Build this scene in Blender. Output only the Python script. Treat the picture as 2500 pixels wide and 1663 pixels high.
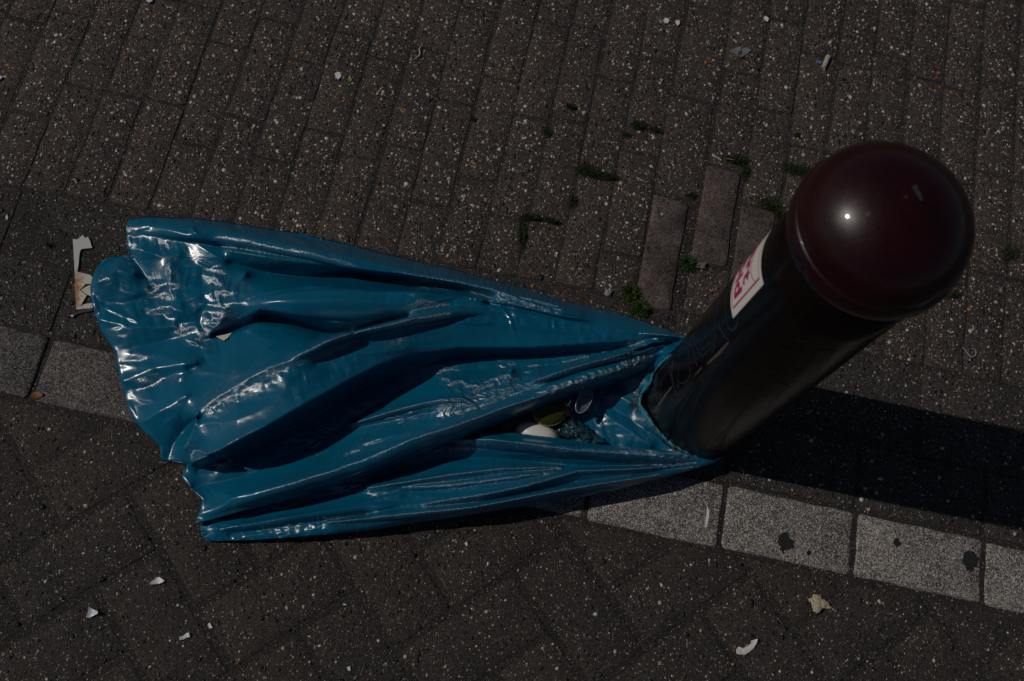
import bpy, bmesh, math, random
import numpy as np
from mathutils import Vector, Matrix
from mathutils.geometry import tessellate_polygon, delaunay_2d_cdt

for o in list(bpy.data.objects):
    bpy.data.objects.remove(o)
random.seed(7)
rng = np.random.default_rng(11)
R = math.radians
SC = bpy.context.scene
COL = SC.collection

# ------------------------------------------------------------------ camera
F, CX, CY, H = 2700.0, 1250.0, 831.5, 1.72       # focal length and centre in photo pixels, lens height in metres
NAD = (893.0, 1784.0)                             # where plumb lines meet in the photo
up = np.array([-(NAD[0]-CX), (NAD[1]-CY), F]); up /= np.linalg.norm(up)
XA = np.array([1., 0, 0]) - up*up[0]; XA /= np.linalg.norm(XA)
M = np.array([XA, np.cross(up, XA), up])          # camera axes -> world axes
cam_d = bpy.data.cameras.new('camera')
cam = bpy.data.objects.new('camera', cam_d); COL.objects.link(cam)
mw = Matrix([[*M[0], 0], [*M[1], 0], [*M[2], H], [0, 0, 0, 1]])
cam.matrix_world = mw
cam_d.sensor_width = 36; cam_d.lens = F/2500*36
cam_d.clip_start = 0.02; cam_d.clip_end = 200
cam_d.dof.use_dof = True; cam_d.dof.focus_distance = 1.80; cam_d.dof.aperture_fstop = 5.0
SC.camera = cam

# ------------------------------------------------------------------ world, sun, exposure
SUN_EL, SHADOW_DIR = 44.0, -10.0                   # shadows fall towards this heading (degrees from +X)
w = bpy.data.worlds.new('World'); SC.world = w; w.use_nodes = True
nt = w.node_tree; nt.nodes.clear()
sky = nt.nodes.new('ShaderNodeTexSky'); sky.sky_type = 'NISHITA'; sky.sun_disc = False
sky.sun_elevation = R(SUN_EL)
tosun = R(SHADOW_DIR+180)
sky.sun_rotation = math.pi/2 - tosun
bg = nt.nodes.new('ShaderNodeBackground'); bg.inputs[1].default_value = 0.05
wo = nt.nodes.new('ShaderNodeOutputWorld')
nt.links.new(sky.outputs[0], bg.inputs[0]); nt.links.new(bg.outputs[0], wo.inputs[0])
sl = bpy.data.lights.new('sun', 'SUN'); sl.energy = 5.0; sl.angle = R(0.55); sl.color = (1.0, 0.93, 0.84)
so = bpy.data.objects.new('sun', sl); COL.objects.link(so)
sd = Vector((math.cos(tosun)*math.cos(R(SUN_EL)), math.sin(tosun)*math.cos(R(SUN_EL)), math.sin(R(SUN_EL))))
so.rotation_euler = sd.to_track_quat('Z', 'Y').to_euler(); so.location = sd*6
SC.view_settings.view_transform = 'Standard'; SC.view_settings.look = 'None'
SC.view_settings.gamma = 1; SC.view_settings.use_curve_mapping = False
SC.view_settings.exposure = -1.85
SC.render.engine = 'CYCLES'

# ------------------------------------------------------------------ helpers
def G(px, py, z=0.0):
    """point of the place seen at photo pixel (px,py), at height z"""
    px = np.asarray(px, float); py = np.asarray(py, float)
    d0 = M[0,0]*(px-CX) - M[0,1]*(py-CY) - M[0,2]*F
    d1 = M[1,0]*(px-CX) - M[1,1]*(py-CY) - M[1,2]*F
    d2 = M[2,0]*(px-CX) - M[2,1]*(py-CY) - M[2,2]*F
    t = (H-z)/-d2
    return np.stack([d0*t, d1*t, np.zeros_like(t)+z], -1)

def g3(px, py, z=0.0):
    p = G(px, py, z); return Vector((float(p[0]), float(p[1]), float(p[2])))

def tag(o, label=None, cat=None, group=None, kind=None):
    if label: o['label'] = label
    if cat: o['category'] = cat
    if group: o['group'] = group
    if kind: o['kind'] = kind
    return o

def mesh(name, verts, faces, mat=None, parent=None, smooth=True, mats=None, mi=None, uv=None):
    me = bpy.data.meshes.new(name)
    me.from_pydata([tuple(map(float, v)) for v in verts], [], [tuple(map(int, f)) for f in faces])
    for m in (mats or ([mat] if mat else [])): me.materials.append(m)
    if mi is not None: me.polygons.foreach_set('material_index', mi)
    if smooth: me.polygons.foreach_set('use_smooth', [True]*len(me.polygons))
    me.update()
    o = bpy.data.objects.new(name, me); COL.objects.link(o)
    if parent: o.parent = parent
    return o

def empty(name, loc=(0, 0, 0)):
    o = bpy.data.objects.new(name, None); COL.objects.link(o); o.location = loc; o.empty_display_size = .05
    return o

def reorigin(o):
    """put a mesh's origin at its base centre"""
    me = o.data; n = len(me.vertices); a = np.empty(n*3); me.vertices.foreach_get('co', a); a = a.reshape(-1, 3)
    c = np.array([(a[:,0].min()+a[:,0].max())/2, (a[:,1].min()+a[:,1].max())/2, a[:,2].min()])
    me.vertices.foreach_set('co', (a-c).ravel()); me.update(); o.location = Vector(c)
    return o

def adopt(child, parent):
    child.parent = parent; child.location = Vector(child.location) - Vector(parent.location)

# ---- node helper
class NT:
    def __init__(s, name):
        s.m = bpy.data.materials.new(name); s.m.use_nodes = True
        s.t = s.m.node_tree; s.b = s.t.nodes['Principled BSDF']
        s.pos = s.n('ShaderNodeNewGeometry').outputs['Position']
    def n(s, k, **kw):
        x = s.t.nodes.new(k)
        for a, v in kw.items(): setattr(x, a, v)
        return x
    def l(s, a, b): s.t.links.new(a, b)
    def set(s, node, **kw):
        for k, v in kw.items():
            i = node.inputs[k.replace('_', ' ')]
            if hasattr(v, 'links') or hasattr(v, 'is_linked'): s.l(v, i)
            else: i.default_value = v
        return node
    def noise(s, sc, det=4, rough=.55, vec=None, out='Fac', dist=0):
        x = s.n('ShaderNodeTexNoise'); x.inputs['Scale'].default_value = sc; x.inputs['Detail'].default_value = det
        x.inputs['Roughness'].default_value = rough; x.inputs['Distortion'].default_value = dist
        s.l(vec or s.pos, x.inputs['Vector']); return x.outputs[out]
    def vor(s, sc, feat='F1', vec=None, rand=1):
        x = s.n('ShaderNodeTexVoronoi', feature=feat); x.inputs['Scale'].default_value = sc
        x.inputs['Randomness'].default_value = rand
        s.l(vec or s.pos, x.inputs['Vector']); return x
    def ramp(s, fac, stops, interp='LINEAR'):
        x = s.n('ShaderNodeValToRGB'); x.color_ramp.interpolation = interp
        e = x.color_ramp.elements
        while len(e) < len(stops): e.new(.5)
        for i, (p, c) in enumerate(stops):
            e[i].position = p; e[i].color = (*c, 1) if len(c) == 3 else c
        s.l(fac, x.inputs[0]); return x.outputs[0]
    def mix(s, f, a, b, mode='MIX'):
        x = s.n('ShaderNodeMix', data_type='RGBA', blend_type=mode)
        for i, v in ((0, f), (6, a), (7, b)):
            if hasattr(v, 'is_linked'): s.l(v, x.inputs[i])
            else: x.inputs[i].default_value = v if i == 0 else ((*v, 1) if len(v) == 3 else v)
        return x.outputs[2]
    def math(s, op, a, b=0.0, c=0.0):
        x = s.n('ShaderNodeMath', operation=op)
        for i, v in enumerate((a, b, c)):
            if hasattr(v, 'is_linked'): s.l(v, x.inputs[i])
            else: x.inputs[i].default_value = v
        return x.outputs[0]
    def mapr(s, v, a, b, c=0., d=1.):
        x = s.n('ShaderNodeMapRange'); s.l(v, x.inputs[0])
        for i, q in enumerate((a, b, c, d)): x.inputs[i+1].default_value = q
        return x.outputs[0]
    def vmap(s, rot=0, scale=(1, 1, 1)):
        x = s.n('ShaderNodeMapping', vector_type='TEXTURE'); s.l(s.pos, x.inputs[0]); x.inputs['Rotation'].default_value[2] = rot
        x.inputs['Scale'].default_value = scale; return x.outputs[0]
    def bump(s, h, dist, strength=1, prev=None):
        x = s.n('ShaderNodeBump'); x.inputs['Strength'].default_value = strength; x.inputs['Distance'].default_value = dist
        s.l(h, x.inputs['Height'])
        if prev: s.l(prev, x.inputs['Normal'])
        s.l(x.outputs[0], s.b.inputs['Normal']); return x.outputs[0]

def ragged(pts, amp, k=4, seed=1):
    r_ = random.Random(seed); out = []
    for i, p in enumerate(pts):
        q = pts[(i+1) % len(pts)]
        for j in range(k): t = j/k; out.append((p[0]+(q[0]-p[0])*t+r_.gauss(0, amp), p[1]+(q[1]-p[1])*t+r_.gauss(0, amp)))
    return out
def flat(name, col, rough=.6, spec=.4, noise=0.0, nsc=200, bumpd=0):
    s = NT(name); s.b.inputs['Roughness'].default_value = rough; s.b.inputs['Specular IOR Level'].default_value = spec
    if noise:
        a = tuple(c*(1-noise) for c in col); b = tuple(min(1, c*(1+noise)) for c in col)
        s.l(s.ramp(s.noise(nsc), [(.3, a), (.7, b)]), s.b.inputs['Base Color'])
    else: s.b.inputs['Base Color'].default_value = (*col, 1)
    if bumpd: s.bump(s.noise(nsc*2), bumpd)
    return s.m

# ---- materials of the ground
def aggregate(name, base, lo=.62, hi=1.3, pebble=.0, dark=.0, red=0, bdist=.0013):
    """worn concrete paver with small pebbles showing"""
    s = NT(name)
    inf = s.n('ShaderNodeObjectInfo').outputs['Random']
    big = s.noise(5, 6, .68); mid = s.noise(110, 6, .7); fine = s.noise(1100, 3, .8); grit = s.noise(420, 3, .6)
    c = s.ramp(mid, [(.3, tuple(x*lo for x in base)), (.7, tuple(x*hi for x in base))])
    c = s.mix(1, c, s.ramp(big, [(.34, (.58, .57, .58)), (.5, (1.0, .98, .96)), (.66, (1.28, 1.2, 1.14))]), 'MULTIPLY')
    c = s.mix(1, c, s.ramp(inf, [(0, (.86, .86, .88)), (.5, (1.0, .98, .97)), (1, (1.14, 1.09, 1.06))]), 'MULTIPLY')
    c = s.mix(1, c, s.ramp(fine, [(.3, (.45, .45, .45)), (.48, (.85, .85, .85)), (.6, (1.5, 1.48, 1.45)), (.72, (3.2, 3.1, 3.0))]), 'MULTIPLY')
    c = s.mix(.9, c, s.ramp(grit, [(.3, (.5, .5, .5)), (.5, (1, 1, 1)), (.68, (1.35, 1.33, 1.3))]), 'MULTIPLY')
    h = fine
    for sc, lim, cov, br in ((520, .40, pebble*.8, 1.0), (300, .42, pebble, .9), (160, .36, pebble*.5, .7)):
        wv = s.n('ShaderNodeVectorMath', operation='MULTIPLY_ADD'); s.l(s.noise(sc*1.3, 2, out='Color'), wv.inputs[0])
        wv.inputs[1].default_value = (.5/sc,)*3; s.l(s.pos, wv.inputs[2])
        v = s.vor(sc, vec=wv.outputs[0])
        rnd = s.n('ShaderNodeSeparateColor'); s.l(v.outputs['Color'], rnd.inputs[0])
        disc = s.mapr(v.outputs['Distance'], lim, lim-.08)
        pick = s.math('LESS_THAN', rnd.outputs[0], cov)
        m = s.math('MULTIPLY', disc, pick)
        pc = s.ramp(rnd.outputs[1], [(0, (.012, .011, .012)), (.26, (.022, .019, .02)), (.40, (.055, .032, .024)), (.50, (.13*br, .11*br, .10*br)),
                                     (.64, (.12*br, .06*br, .035*br)), (.71, (.24*br, .19*br, .15*br)), (.82, (.36*br, .32*br, .27*br)), (.93, (.55*br, .51*br, .46*br))], 'CONSTANT')
        c = s.mix(m, c, pc)
        h = s.math('ADD', h, s.math('MULTIPLY', m, .5))
    sp = s.noise(1700, 1, .5)
    c = s.mix(s.mapr(sp, .68, .73, 0, .8), c, (.55, .52, .50))
    s.l(c, s.b.inputs['Base Color'])
    s.b.inputs['Roughness'].default_value = .62; s.b.inputs['Specular IOR Level'].default_value = .45
    h = s.math('ADD', h, s.math('MULTIPLY', grit, 1.4))
    s.bump(h, bdist, 1.0)
    return s.m

def smooth_stone(name, base, speck, amt):
    s = NT(name)
    inf = s.n('ShaderNodeObjectInfo').outputs['Random']
    big = s.noise(14, 5, .6); fine = s.noise(520, 5, .95); patch = s.noise(45, 6, .7)
    c = s.ramp(patch, [(.3, tuple(x*.55 for x in base)), (.55, base), (.75, tuple(x*1.25 for x in base))])
    c = s.mix(1, c, s.ramp(big, [(.36, (.34, .34, .36)), (.5, (.85, .84, .83)), (.64, (1.35, 1.31, 1.26))]), 'MULTIPLY')
    c = s.mix(1, c, s.ramp(s.noise(60, 5, .7), [(.36, (.55, .54, .54)), (.52, (1, 1, 1)), (.7, (1.15, 1.13, 1.1))]), 'MULTIPLY')
    c = s.mix(1, c, s.ramp(inf, [(0, (.85, .85, .86)), (1, (1.12, 1.1, 1.08))]), 'MULTIPLY')
    c = s.mix(s.mapr(fine, .49, .60, 0, amt), c, speck)
    c = s.mix(s.mapr(s.noise(140, 6, .85), .56, .63, 0, .7), c, tuple(x*.22 for x in base))
    sv = s.vor(620); sc_ = s.n('ShaderNodeSeparateColor'); s.l(sv.outputs['Color'], sc_.inputs[0])
    c = s.mix(s.mapr(sc_.outputs[0], .72, .8, 0, amt), c, speck)
    c = s.mix(s.mapr(sc_.outputs[1], .74, .84, 0, .85), c, tuple(x*.2 for x in base))
    pit = s.vor(60); pm = s.mapr(pit.outputs['Distance'], .11, .05)
    c = s.mix(s.math('MULTIPLY', pm, .6), c, (.02, .02, .02))
    s.l(c, s.b.inputs['Base Color']); s.b.inputs['Roughness'].default_value = .8; s.b.inputs['Specular IOR Level'].default_value = .3
    s.bump(s.math('SUBTRACT', fine, pm), .0008, .9)
    return s.m

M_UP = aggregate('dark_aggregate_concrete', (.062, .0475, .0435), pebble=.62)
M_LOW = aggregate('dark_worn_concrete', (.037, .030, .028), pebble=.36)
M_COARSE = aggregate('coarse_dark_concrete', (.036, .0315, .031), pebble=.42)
M_BRICK = smooth_stone('smooth_purple_brick', (.10, .075, .072), (.22, .18, .165), .45)
M_KERB = smooth_stone('pale_speckled_concrete', (.165, .155, .148), (.62, .57, .53), .8)
M_KERB_DIM = smooth_stone('dimmed_grimy_concrete', (.085, .079, .077), (.34, .32, .31), .6)  # leftmost kerb stones: mostly vignette darkening painted into the colour, plus some grime
M_SAND = aggregate('joint_sand', (.027, .022, .021), pebble=.4, bdist=.002)

# ------------------------------------------------------------------ pavement
def sheet(name, x0, x1, y0, y1, z, mat, n=1):
    o = mesh(name, [(x0, y0, z), (x1, y0, z), (x1, y1, z), (x0, y1, z)], [(0, 1, 2, 3)], mat, smooth=False); return o
pave = sheet('pavement', -30, 30, -30, 30, -.0010, M_SAND)
tag(pave, kind='structure')

KA = R(-10.8)
e1 = np.array([math.cos(KA), math.sin(KA)]); e2 = np.array([-e1[1], e1[0]])
O0 = G(1774, 1183)[:2]                       # joint between two kerb stones, upper end

def K(a, b): return O0 + e1*a + e2*b          # kerb-aligned coordinates, metres
def toK(p): d = np.asarray(p)[..., :2]-O0; return np.stack([d@e1, d@e2], -1)

def clip_poly(poly, n, c):
    """keep the part with n.p <= c"""
    out = []
    for i in range(len(poly)):
        p, q = poly[i], poly[(i+1) % len(poly)]
        dp, dq = n@p-c, n@q-c
        if dp <= 0: out.append(p)
        if (dp < 0) != (dq < 0) and dp != dq: out.append(p+(q-p)*(dp/(dp-dq)))
    return out

TOPS = {}
def stone(name, poly, mat, top=0.0, ch=.0020, depth=.05, parent=None, wob=.0008, tilt=.003):
    """one paving piece: worn chamfered edge, slightly uneven top"""
    poly0 = poly
    poly = [np.asarray(p, float) for p in poly]
    c = sum(poly)/len(poly)
    pts = []
    for i, p in enumerate(poly):               # round each corner a little
        a = poly[i-1]-p; b = poly[(i+1) % len(poly)]-p
        la, lb = np.linalg.norm(a), np.linalg.norm(b)
        r = min(.0025+random.random()*.003, la*.3, lb*.3)
        for (q, lq) in ((a, la), (b, lb)):
            pts.append(p+q/lq*r)
    fine = []
    for i, p in enumerate(pts):
        q = pts[(i+1) % len(pts)]; d = np.linalg.norm(q-p); k = max(1, int(d/.03))
        for j in range(k):
            t = j/k; x = p+(q-p)*t
            if 0 < j: x = x + (np.random.default_rng(int(abs(x[0]*9e4+x[1]*7e5)) % 999983).normal(size=2))*wob
            fine.append(x)
    n = len(fine); V = []; Fc = []
    tx, ty = random.uniform(-tilt, tilt)*.6, random.uniform(-tilt, tilt)*.6
    def zz(p): return top + (p[0]-c[0])*tx*4 + (p[1]-c[1])*ty*4
    rings = [(0, -depth), (0, -ch*1.0), (ch*.6, -ch*.35), (ch*1.6, 0)]
    for ins, dz in rings:
        for p in fine:
            d = c-p; L = np.linalg.norm(d)
            x = p+d/L*ins*1.2
            V.append((x[0], x[1], zz(x)+dz))
    for k in range(3):
        for i in range(n):
            j = (i+1) % n
            Fc.append((k*n+i, k*n+j, (k+1)*n+j, (k+1)*n+i))
    V.append((c[0], c[1], zz(c)+.0003)); cc = len(V)-1
    for i in range(n): Fc.append((3*n+i, 3*n+(i+1) % n, cc))
    ar = sum(fine[i][0]*fine[(i+1) % n][1]-fine[(i+1) % n][0]*fine[i][1] for i in range(n))
    if ar < 0: Fc = [f[::-1] for f in Fc]
    o = mesh(name, V, Fc, mat, smooth=True)
    reorigin(o); adopt(o, parent)
    TOPS[id(poly0)] = (lambda P, c=c, top=top, tx=tx, ty=ty: top+(P[:, 0]-c[0])*tx*4+(P[:, 1]-c[1])*ty*4)
    return o

# view region (photo frame plus margin) in world coordinates, to decide which stones are worth laying
fr = [G(x, y)[:2] for x, y in ((-800, -520), (3300, -520), (3300, 2300), (-800, 2300))]
def near(p, fr=fr):
    s = 0
    for i in range(4):
        a, b = fr[i], fr[(i+1) % 4]
        s += ((b[0]-a[0])*(p[1]-a[1])-(b[1]-a[1])*(p[0]-a[0])) < 0
    return s == 4 or s == 0
solid = []      # (kind, poly) list used for scattering pebbles and grit

# kerb line of pale stones
KL, KW = .2205, .1065
kerb_edges = []
for i in range(-13, 9):
    a0 = i*KL+.0035; a1 = (i+1)*KL-.0035
    if not (near(K(a0, -.05)) or near(K(a1, -.05))): continue
    wob = random.uniform(-.0015, .0015)
    poly = [K(a0, -.001+wob), K(a0, -KW+.002+wob), K(a1, -KW+.002+wob), K(a1, -.001+wob)]
    o = stone('kerb_stone', poly, M_KERB_DIM if i < -4 else M_KERB, top=random.uniform(.001, .003), parent=pave, ch=.003)
    solid.append(('kerb', poly))

def footb(a): return float(np.interp(a, [-1.5, -1.27, -.34, 0, .6], [.236, .239, .285, .285, .285]))
# two courses of coarse dark stones behind the kerb, laid lengthwise
for row, (b0, b1) in enumerate(((.006, .116), (.122, .232))):
    for i in range(-13, 9):
        off = (.0 if row == 0 else .10)
        a0 = i*KL+.002+off + (-.002); a1 = a0+KL-.006
        if not (near(K(a0, b0)) or near(K(a1, b1))): continue
        if row: poly = [K(a0, b0), K(a1, b0), K(a1, footb(a1)-.005), K(a0, footb(a0)-.005)]
        else: poly = [K(a0, b0), K(a1, b0), K(a1, b1), K(a0, b1)]
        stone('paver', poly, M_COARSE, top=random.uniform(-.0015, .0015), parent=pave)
        solid.append(('coarse', poly))

# long narrow pavers standing upright to the kerb, in staggered columns
UA = R(78.3); u2 = np.array([math.cos(UA), math.sin(UA)])
edges = {0: -.197, 1: -.111, 2: -.038, -1: -.2685, -2: -.3375, -3: -.404}
for c in range(3, 24): edges[c] = edges[c-1]+.0715
for c in range(-4, -38, -1): edges[c] = edges[c+1]-.0688
first_len = {0: .214, 1: .193, 2: .205, -1: .074, -2: .213, -3: .108}
for c in range(-37, 22):
    a_foot = edges[c]; width = edges[c+1]-a_foot
    fb = {0: .277, 1: .3816, 2: .308}.get(c, footb(a_foot))
    lay = random.Random(c*17+5)
    cells = []
    if c == 1: cells.append((.284, .090, 0))
    b = fb; first = True
    while b < 2.1:
        Lb = .200+lay.uniform(-.002, .003)
        if first: Lb = first_len.get(c, lay.choice((.2, .2, .1, .13, .165)))
        cells.append((b, Lb, 1 if (first and c in (0, 1, 2)) else 0)); b += Lb+lay.uniform(.004, .007); first = False
    lean = (UA-KA-math.pi/2)
    for b, Lb, sm in cells:
        sh = -(b-.3)*math.tan(lean)+lay.uniform(-.001, .001)
        wv = width-lay.uniform(.0032, .0052)
        if sm: wv = .0630
        aa = a_foot+sh+(0 if sm else .001)
        rot = lay.uniform(-.004, .004) if not sm else 0
        p = [K(aa, b), K(aa+wv, b), K(aa+wv-Lb*math.tan(lean)+rot, b+Lb), K(aa-Lb*math.tan(lean)+rot, b+Lb)]
        if not (near(p[0]) or near(p[2])): continue
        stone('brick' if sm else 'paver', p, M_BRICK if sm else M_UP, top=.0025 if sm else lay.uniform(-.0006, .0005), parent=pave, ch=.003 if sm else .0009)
        solid.append(('smooth' if sm else 'up', p))

# herringbone of larger pavers on the near side of the kerb
HA = G(1388, 1304)[:2]; HB = G(1020, 1554)[:2]
ha = (HB-HA); U = .1065
ha = ha/np.linalg.norm(ha)
hb = np.array([-ha[1], ha[0]])
if hb@(G(1126, 1461)[:2]-G(1037, 1304)[:2]) < 0: hb = -hb
lim_n = e2; lim_c = O0@e2 - KW - .004
for i in range(-22, 20):
    for j in range(-18, 22):
        k = (i-j-1) % 4
        # row j=-1 lies just above the line HA-HB, its k=0 cell begins at HA
        if k == 0: cells = (i, j, 2, 1)
        elif k == 3: cells = (i, j, 1, 2)
        else: continue
        a, b, wa, wb = cells; gp = .0036
        poly = [HA+ha*(a*U+gp)+hb*(b*U+gp), HA+ha*((a+wa)*U-gp)+hb*(b*U+gp),
                HA+ha*((a+wa)*U-gp)+hb*((b+wb)*U-gp), HA+ha*(a*U+gp)+hb*((b+wb)*U-gp)]
        if not any(near(p) for p in poly): continue
        poly = clip_poly(poly, lim_n, lim_c)
        if len(poly) < 3: continue
        # drop slivers and duplicate corners
        q = [poly[0]]
        for p in poly[1:]:
            if np.linalg.norm(p-q[-1]) > .004: q.append(p)
        if len(q) < 3 or np.linalg.norm(q[0]-q[-1]) < .004: q = q[:-1]
        if len(q) < 3: continue
        ar = abs(sum(q[n][0]*q[(n+1) % len(q)][1]-q[(n+1) % len(q)][0]*q[n][1] for n in range(len(q))))/2
        if ar < .0006: continue
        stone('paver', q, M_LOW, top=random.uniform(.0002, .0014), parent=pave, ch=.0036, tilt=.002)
        solid.append(('low', q))

# ---- pebbles showing in the pavers, and loose grit
def inside(poly, P, margin=.003):
    ok = np.ones(len(P), bool); n = len(poly)
    ar = sum(poly[i][0]*poly[(i+1) % n][1]-poly[(i+1) % n][0]*poly[i][1] for i in range(n)); sg = 1 if ar > 0 else -1
    for i in range(n):
        a, b = poly[i], poly[(i+1) % n]; d = b-a; d = d/np.linalg.norm(d)
        ok &= sg*(d[0]*(P[:,1]-a[1])-d[1]*(P[:,0]-a[0])) > margin
    return ok
tb = bmesh.new(); bmesh.ops.create_icosphere(tb, subdivisions=1, radius=1)
ICO_V = np.array([v.co[:] for v in tb.verts]); ICO_F = np.array([[v.index for v in f.verts] for f in tb.faces]); tb.free()
PEB = [flat('pebble_black', (.012, .012, .013), .5), flat('pebble_dark_brown', (.035, .024, .02), .55),
       flat('pebble_grey', (.07, .066, .064), .6, noise=.3, nsc=500), flat('pebble_cream', (.40, .34, .27), .6, noise=.3, nsc=600),
       flat('pebble_white', (.55, .53, .49), .55, noise=.2, nsc=600), flat('pebble_amber', (.30, .13, .045), .5, noise=.4, nsc=500),
       flat('pebble_rust', (.13, .055, .03), .55, noise=.3, nsc=500), flat('pebble_tan', (.26, .18, .13), .6, noise=.3, nsc=500)]
def scatter(name, P, rad, mi, zs, flatn, z0, parent=None):
    n = len(P); k = len(ICO_V)
    ang = rng.uniform(0, 6.283, n); el = rng.uniform(.6, 1.0, n)
    V = np.empty((n, k, 3))
    jit = 1+rng.normal(0, .13, (n, k, 1))
    base = ICO_V[None]*jit
    x = base[..., 0]*rad[:, None]; y = base[..., 1]*(rad*el)[:, None]; z = base[..., 2]*(rad*flatn)[:, None]
    V[..., 0] = x*np.cos(ang)[:, None]-y*np.sin(ang)[:, None]+P[:, 0, None]
    V[..., 1] = x*np.sin(ang)[:, None]+y*np.cos(ang)[:, None]+P[:, 1, None]
    V[..., 2] = z+(z0+zs)[:, None]
    Fs = (ICO_F[None]+(np.arange(n)*k)[:, None, None]).reshape(-1, 3)
    return mesh(name, V.reshape(-1, 3), Fs, mats=PEB, mi=np.repeat(mi, len(ICO_F)).tolist(), parent=parent)
PP, RR, MI, TZ = [], [], [], []
dens = {'up': 17500, 'coarse': 13000, 'low': 9000, 'smooth': 600, 'kerb': 0}
wts = {'up': [.19, .14, .10, .19, .12, .08, .07, .11], 'coarse': [.40, .17, .15, .08, .07, .04, .05, .04],
       'low': [.36, .2, .16, .07, .08, .03, .06, .04], 'smooth': [.3, .2, .2, .1, .1, 0, .1, 0]}
for kd, poly in solid:
    A = np.array(poly); lo, hi = A.min(0), A.max(0)
    n = rng.poisson(dens[kd]*(hi[0]-lo[0])*(hi[1]-lo[1]))
    if not n: continue
    P = rng.uniform(lo, hi, (n, 2)); P = P[inside(poly, P, .0035)]
    if not len(P): continue
    r = np.clip(rng.lognormal(math.log(.00178), .50, len(P)), .0007, .0056)
    m = rng.choice(8, len(P), p=wts[kd])
    r = np.where(np.isin(m, [0, 1]), r*1.2, r*.95)
    if kd == 'low': r *= .85
    PP.append(P); RR.append(r); MI.append(m); TZ.append(TOPS[id(poly)](P) if id(poly) in TOPS else np.zeros(len(P)))
PP = np.concatenate(PP); RR = np.concatenate(RR); MI = np.concatenate(MI); TZ = np.concatenate(TZ)
ag = scatter('exposed_aggregate', PP, RR, MI, TZ, .36, -RR*.36+.0011, parent=pave)
tag(ag, kind='stuff')
# grit lodged in the joints and along the kerb
a = fr; lo = np.min(fr, 0); hi = np.max(fr, 0)
Q = rng.uniform([-1.15, -.85], [1.15, 1.45], (110000, 2))
occ = np.zeros(len(Q), bool)
for kd, poly in solid: occ |= inside(poly, Q, .0006)
Q = Q[~occ]; Q = Q[:16000]
r = np.clip(rng.lognormal(math.log(.00085), .4, len(Q)), .0005, .0026)
gm = rng.choice(8, len(Q), p=[.2, .15, .25, .08, .12, .03, .07, .1])
gr = scatter('grit', Q, r, gm, np.zeros(len(Q)), .7, -.0010+r*.4)
tag(gr, 'fine loose grit and sand lying in the joints between the pavers', 'grit', kind='stuff')

# ------------------------------------------------------------------ bollard
BC = G(1693, 1005)[:2]; BR = .088
def paint(name, base, rough, scr):
    s = NT(name)
    n = s.noise(22, 5, .65); f = s.noise(300, 4, .7)
    st = s.noise(60, 4, .6, vec=s.vmap(scale=(1, 1, 12)))
    c = s.ramp(n, [(.3, tuple(x*.6 for x in base)), (.7, tuple(x*1.3 for x in base))])
    c = s.mix(s.mapr(st, .58, .75, 0, scr), c, (.05, .035, .028))
    s.l(c, s.b.inputs['Base Color'])
    s.l(s.mapr(f, .3, .7, rough*.8, rough*1.25), s.b.inputs['Roughness'])
    s.b.inputs['Specular IOR Level'].default_value = .45
    s.bump(s.math('ADD', s.noise(14, 2), s.math('MULTIPLY', f, .03)), .0012, .5)
    return s.m
M_SHAFT = paint('worn_near_black_maroon_paint', (.0055, .0024, .0024), .24, .3)
M_SHAFT.node_tree.nodes['Principled BSDF'].inputs['Specular IOR Level'].default_value = .28
M_CAP = paint('glossy_dark_maroon_paint', (.017, .0014, .0028), .34, .0)
M_CAP.node_tree.nodes['Principled BSDF'].inputs['Coat Weight'].default_value = .4
M_CAP.node_tree.nodes['Principled BSDF'].inputs['Coat Roughness'].default_value = .07
M_CAP.node_tree.nodes['Principled BSDF'].inputs['Specular IOR Level'].default_value = .32
def lathe(name, prof, mat, parent=None, n=96, loc=(0, 0, 0)):
    V, Fc = [], []
    for r, z in prof:
        for i in range(n):
            a = 2*math.pi*i/n; V.append((loc[0]+r*math.cos(a), loc[1]+r*math.sin(a), loc[2]+z))
    for k in range(len(prof)-1):
        for i in range(n):
            j = (i+1) % n; Fc.append((k*n+i, k*n+j, (k+1)*n+j, (k+1)*n+i))
    Fc.append(tuple(range(n-1, -1, -1))); Fc.append(tuple((len(prof)-1)*n+i for i in range(n)))
    o = mesh(name, V, Fc, mat); o.parent = parent; return o
bol = empty('bollard', (BC[0], BC[1], 0))
tag(bol, 'round dark maroon bollard with a glossy domed cap and a white and pink sticker', 'bollard')
lathe('shaft', [(BR, -.008), (BR, .03), (BR, .2), (BR, .4), (BR, .6), (BR, .7005), (BR-.004, .702)], M_SHAFT, bol, 128)
capp = [(BR-.003, .688), (BR+.003, .688), (BR+.0065, .690), (BR+.0082, .694), (BR+.0090, .700), (BR+.0090, .710), (BR+.0084, .716), (BR+.0075, .7195), (BR+.0062, .7200)]
capz, capr, caph = .7205, BR+.0058, .072
for i in range(0, 31):
    t = i/30*math.pi/2
    capp.append((max(.0004, capr*math.cos(t) if i < 30 else .0004), capz+caph*math.sin(t)))
lathe('cap', capp, M_CAP, bol, 128)

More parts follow.
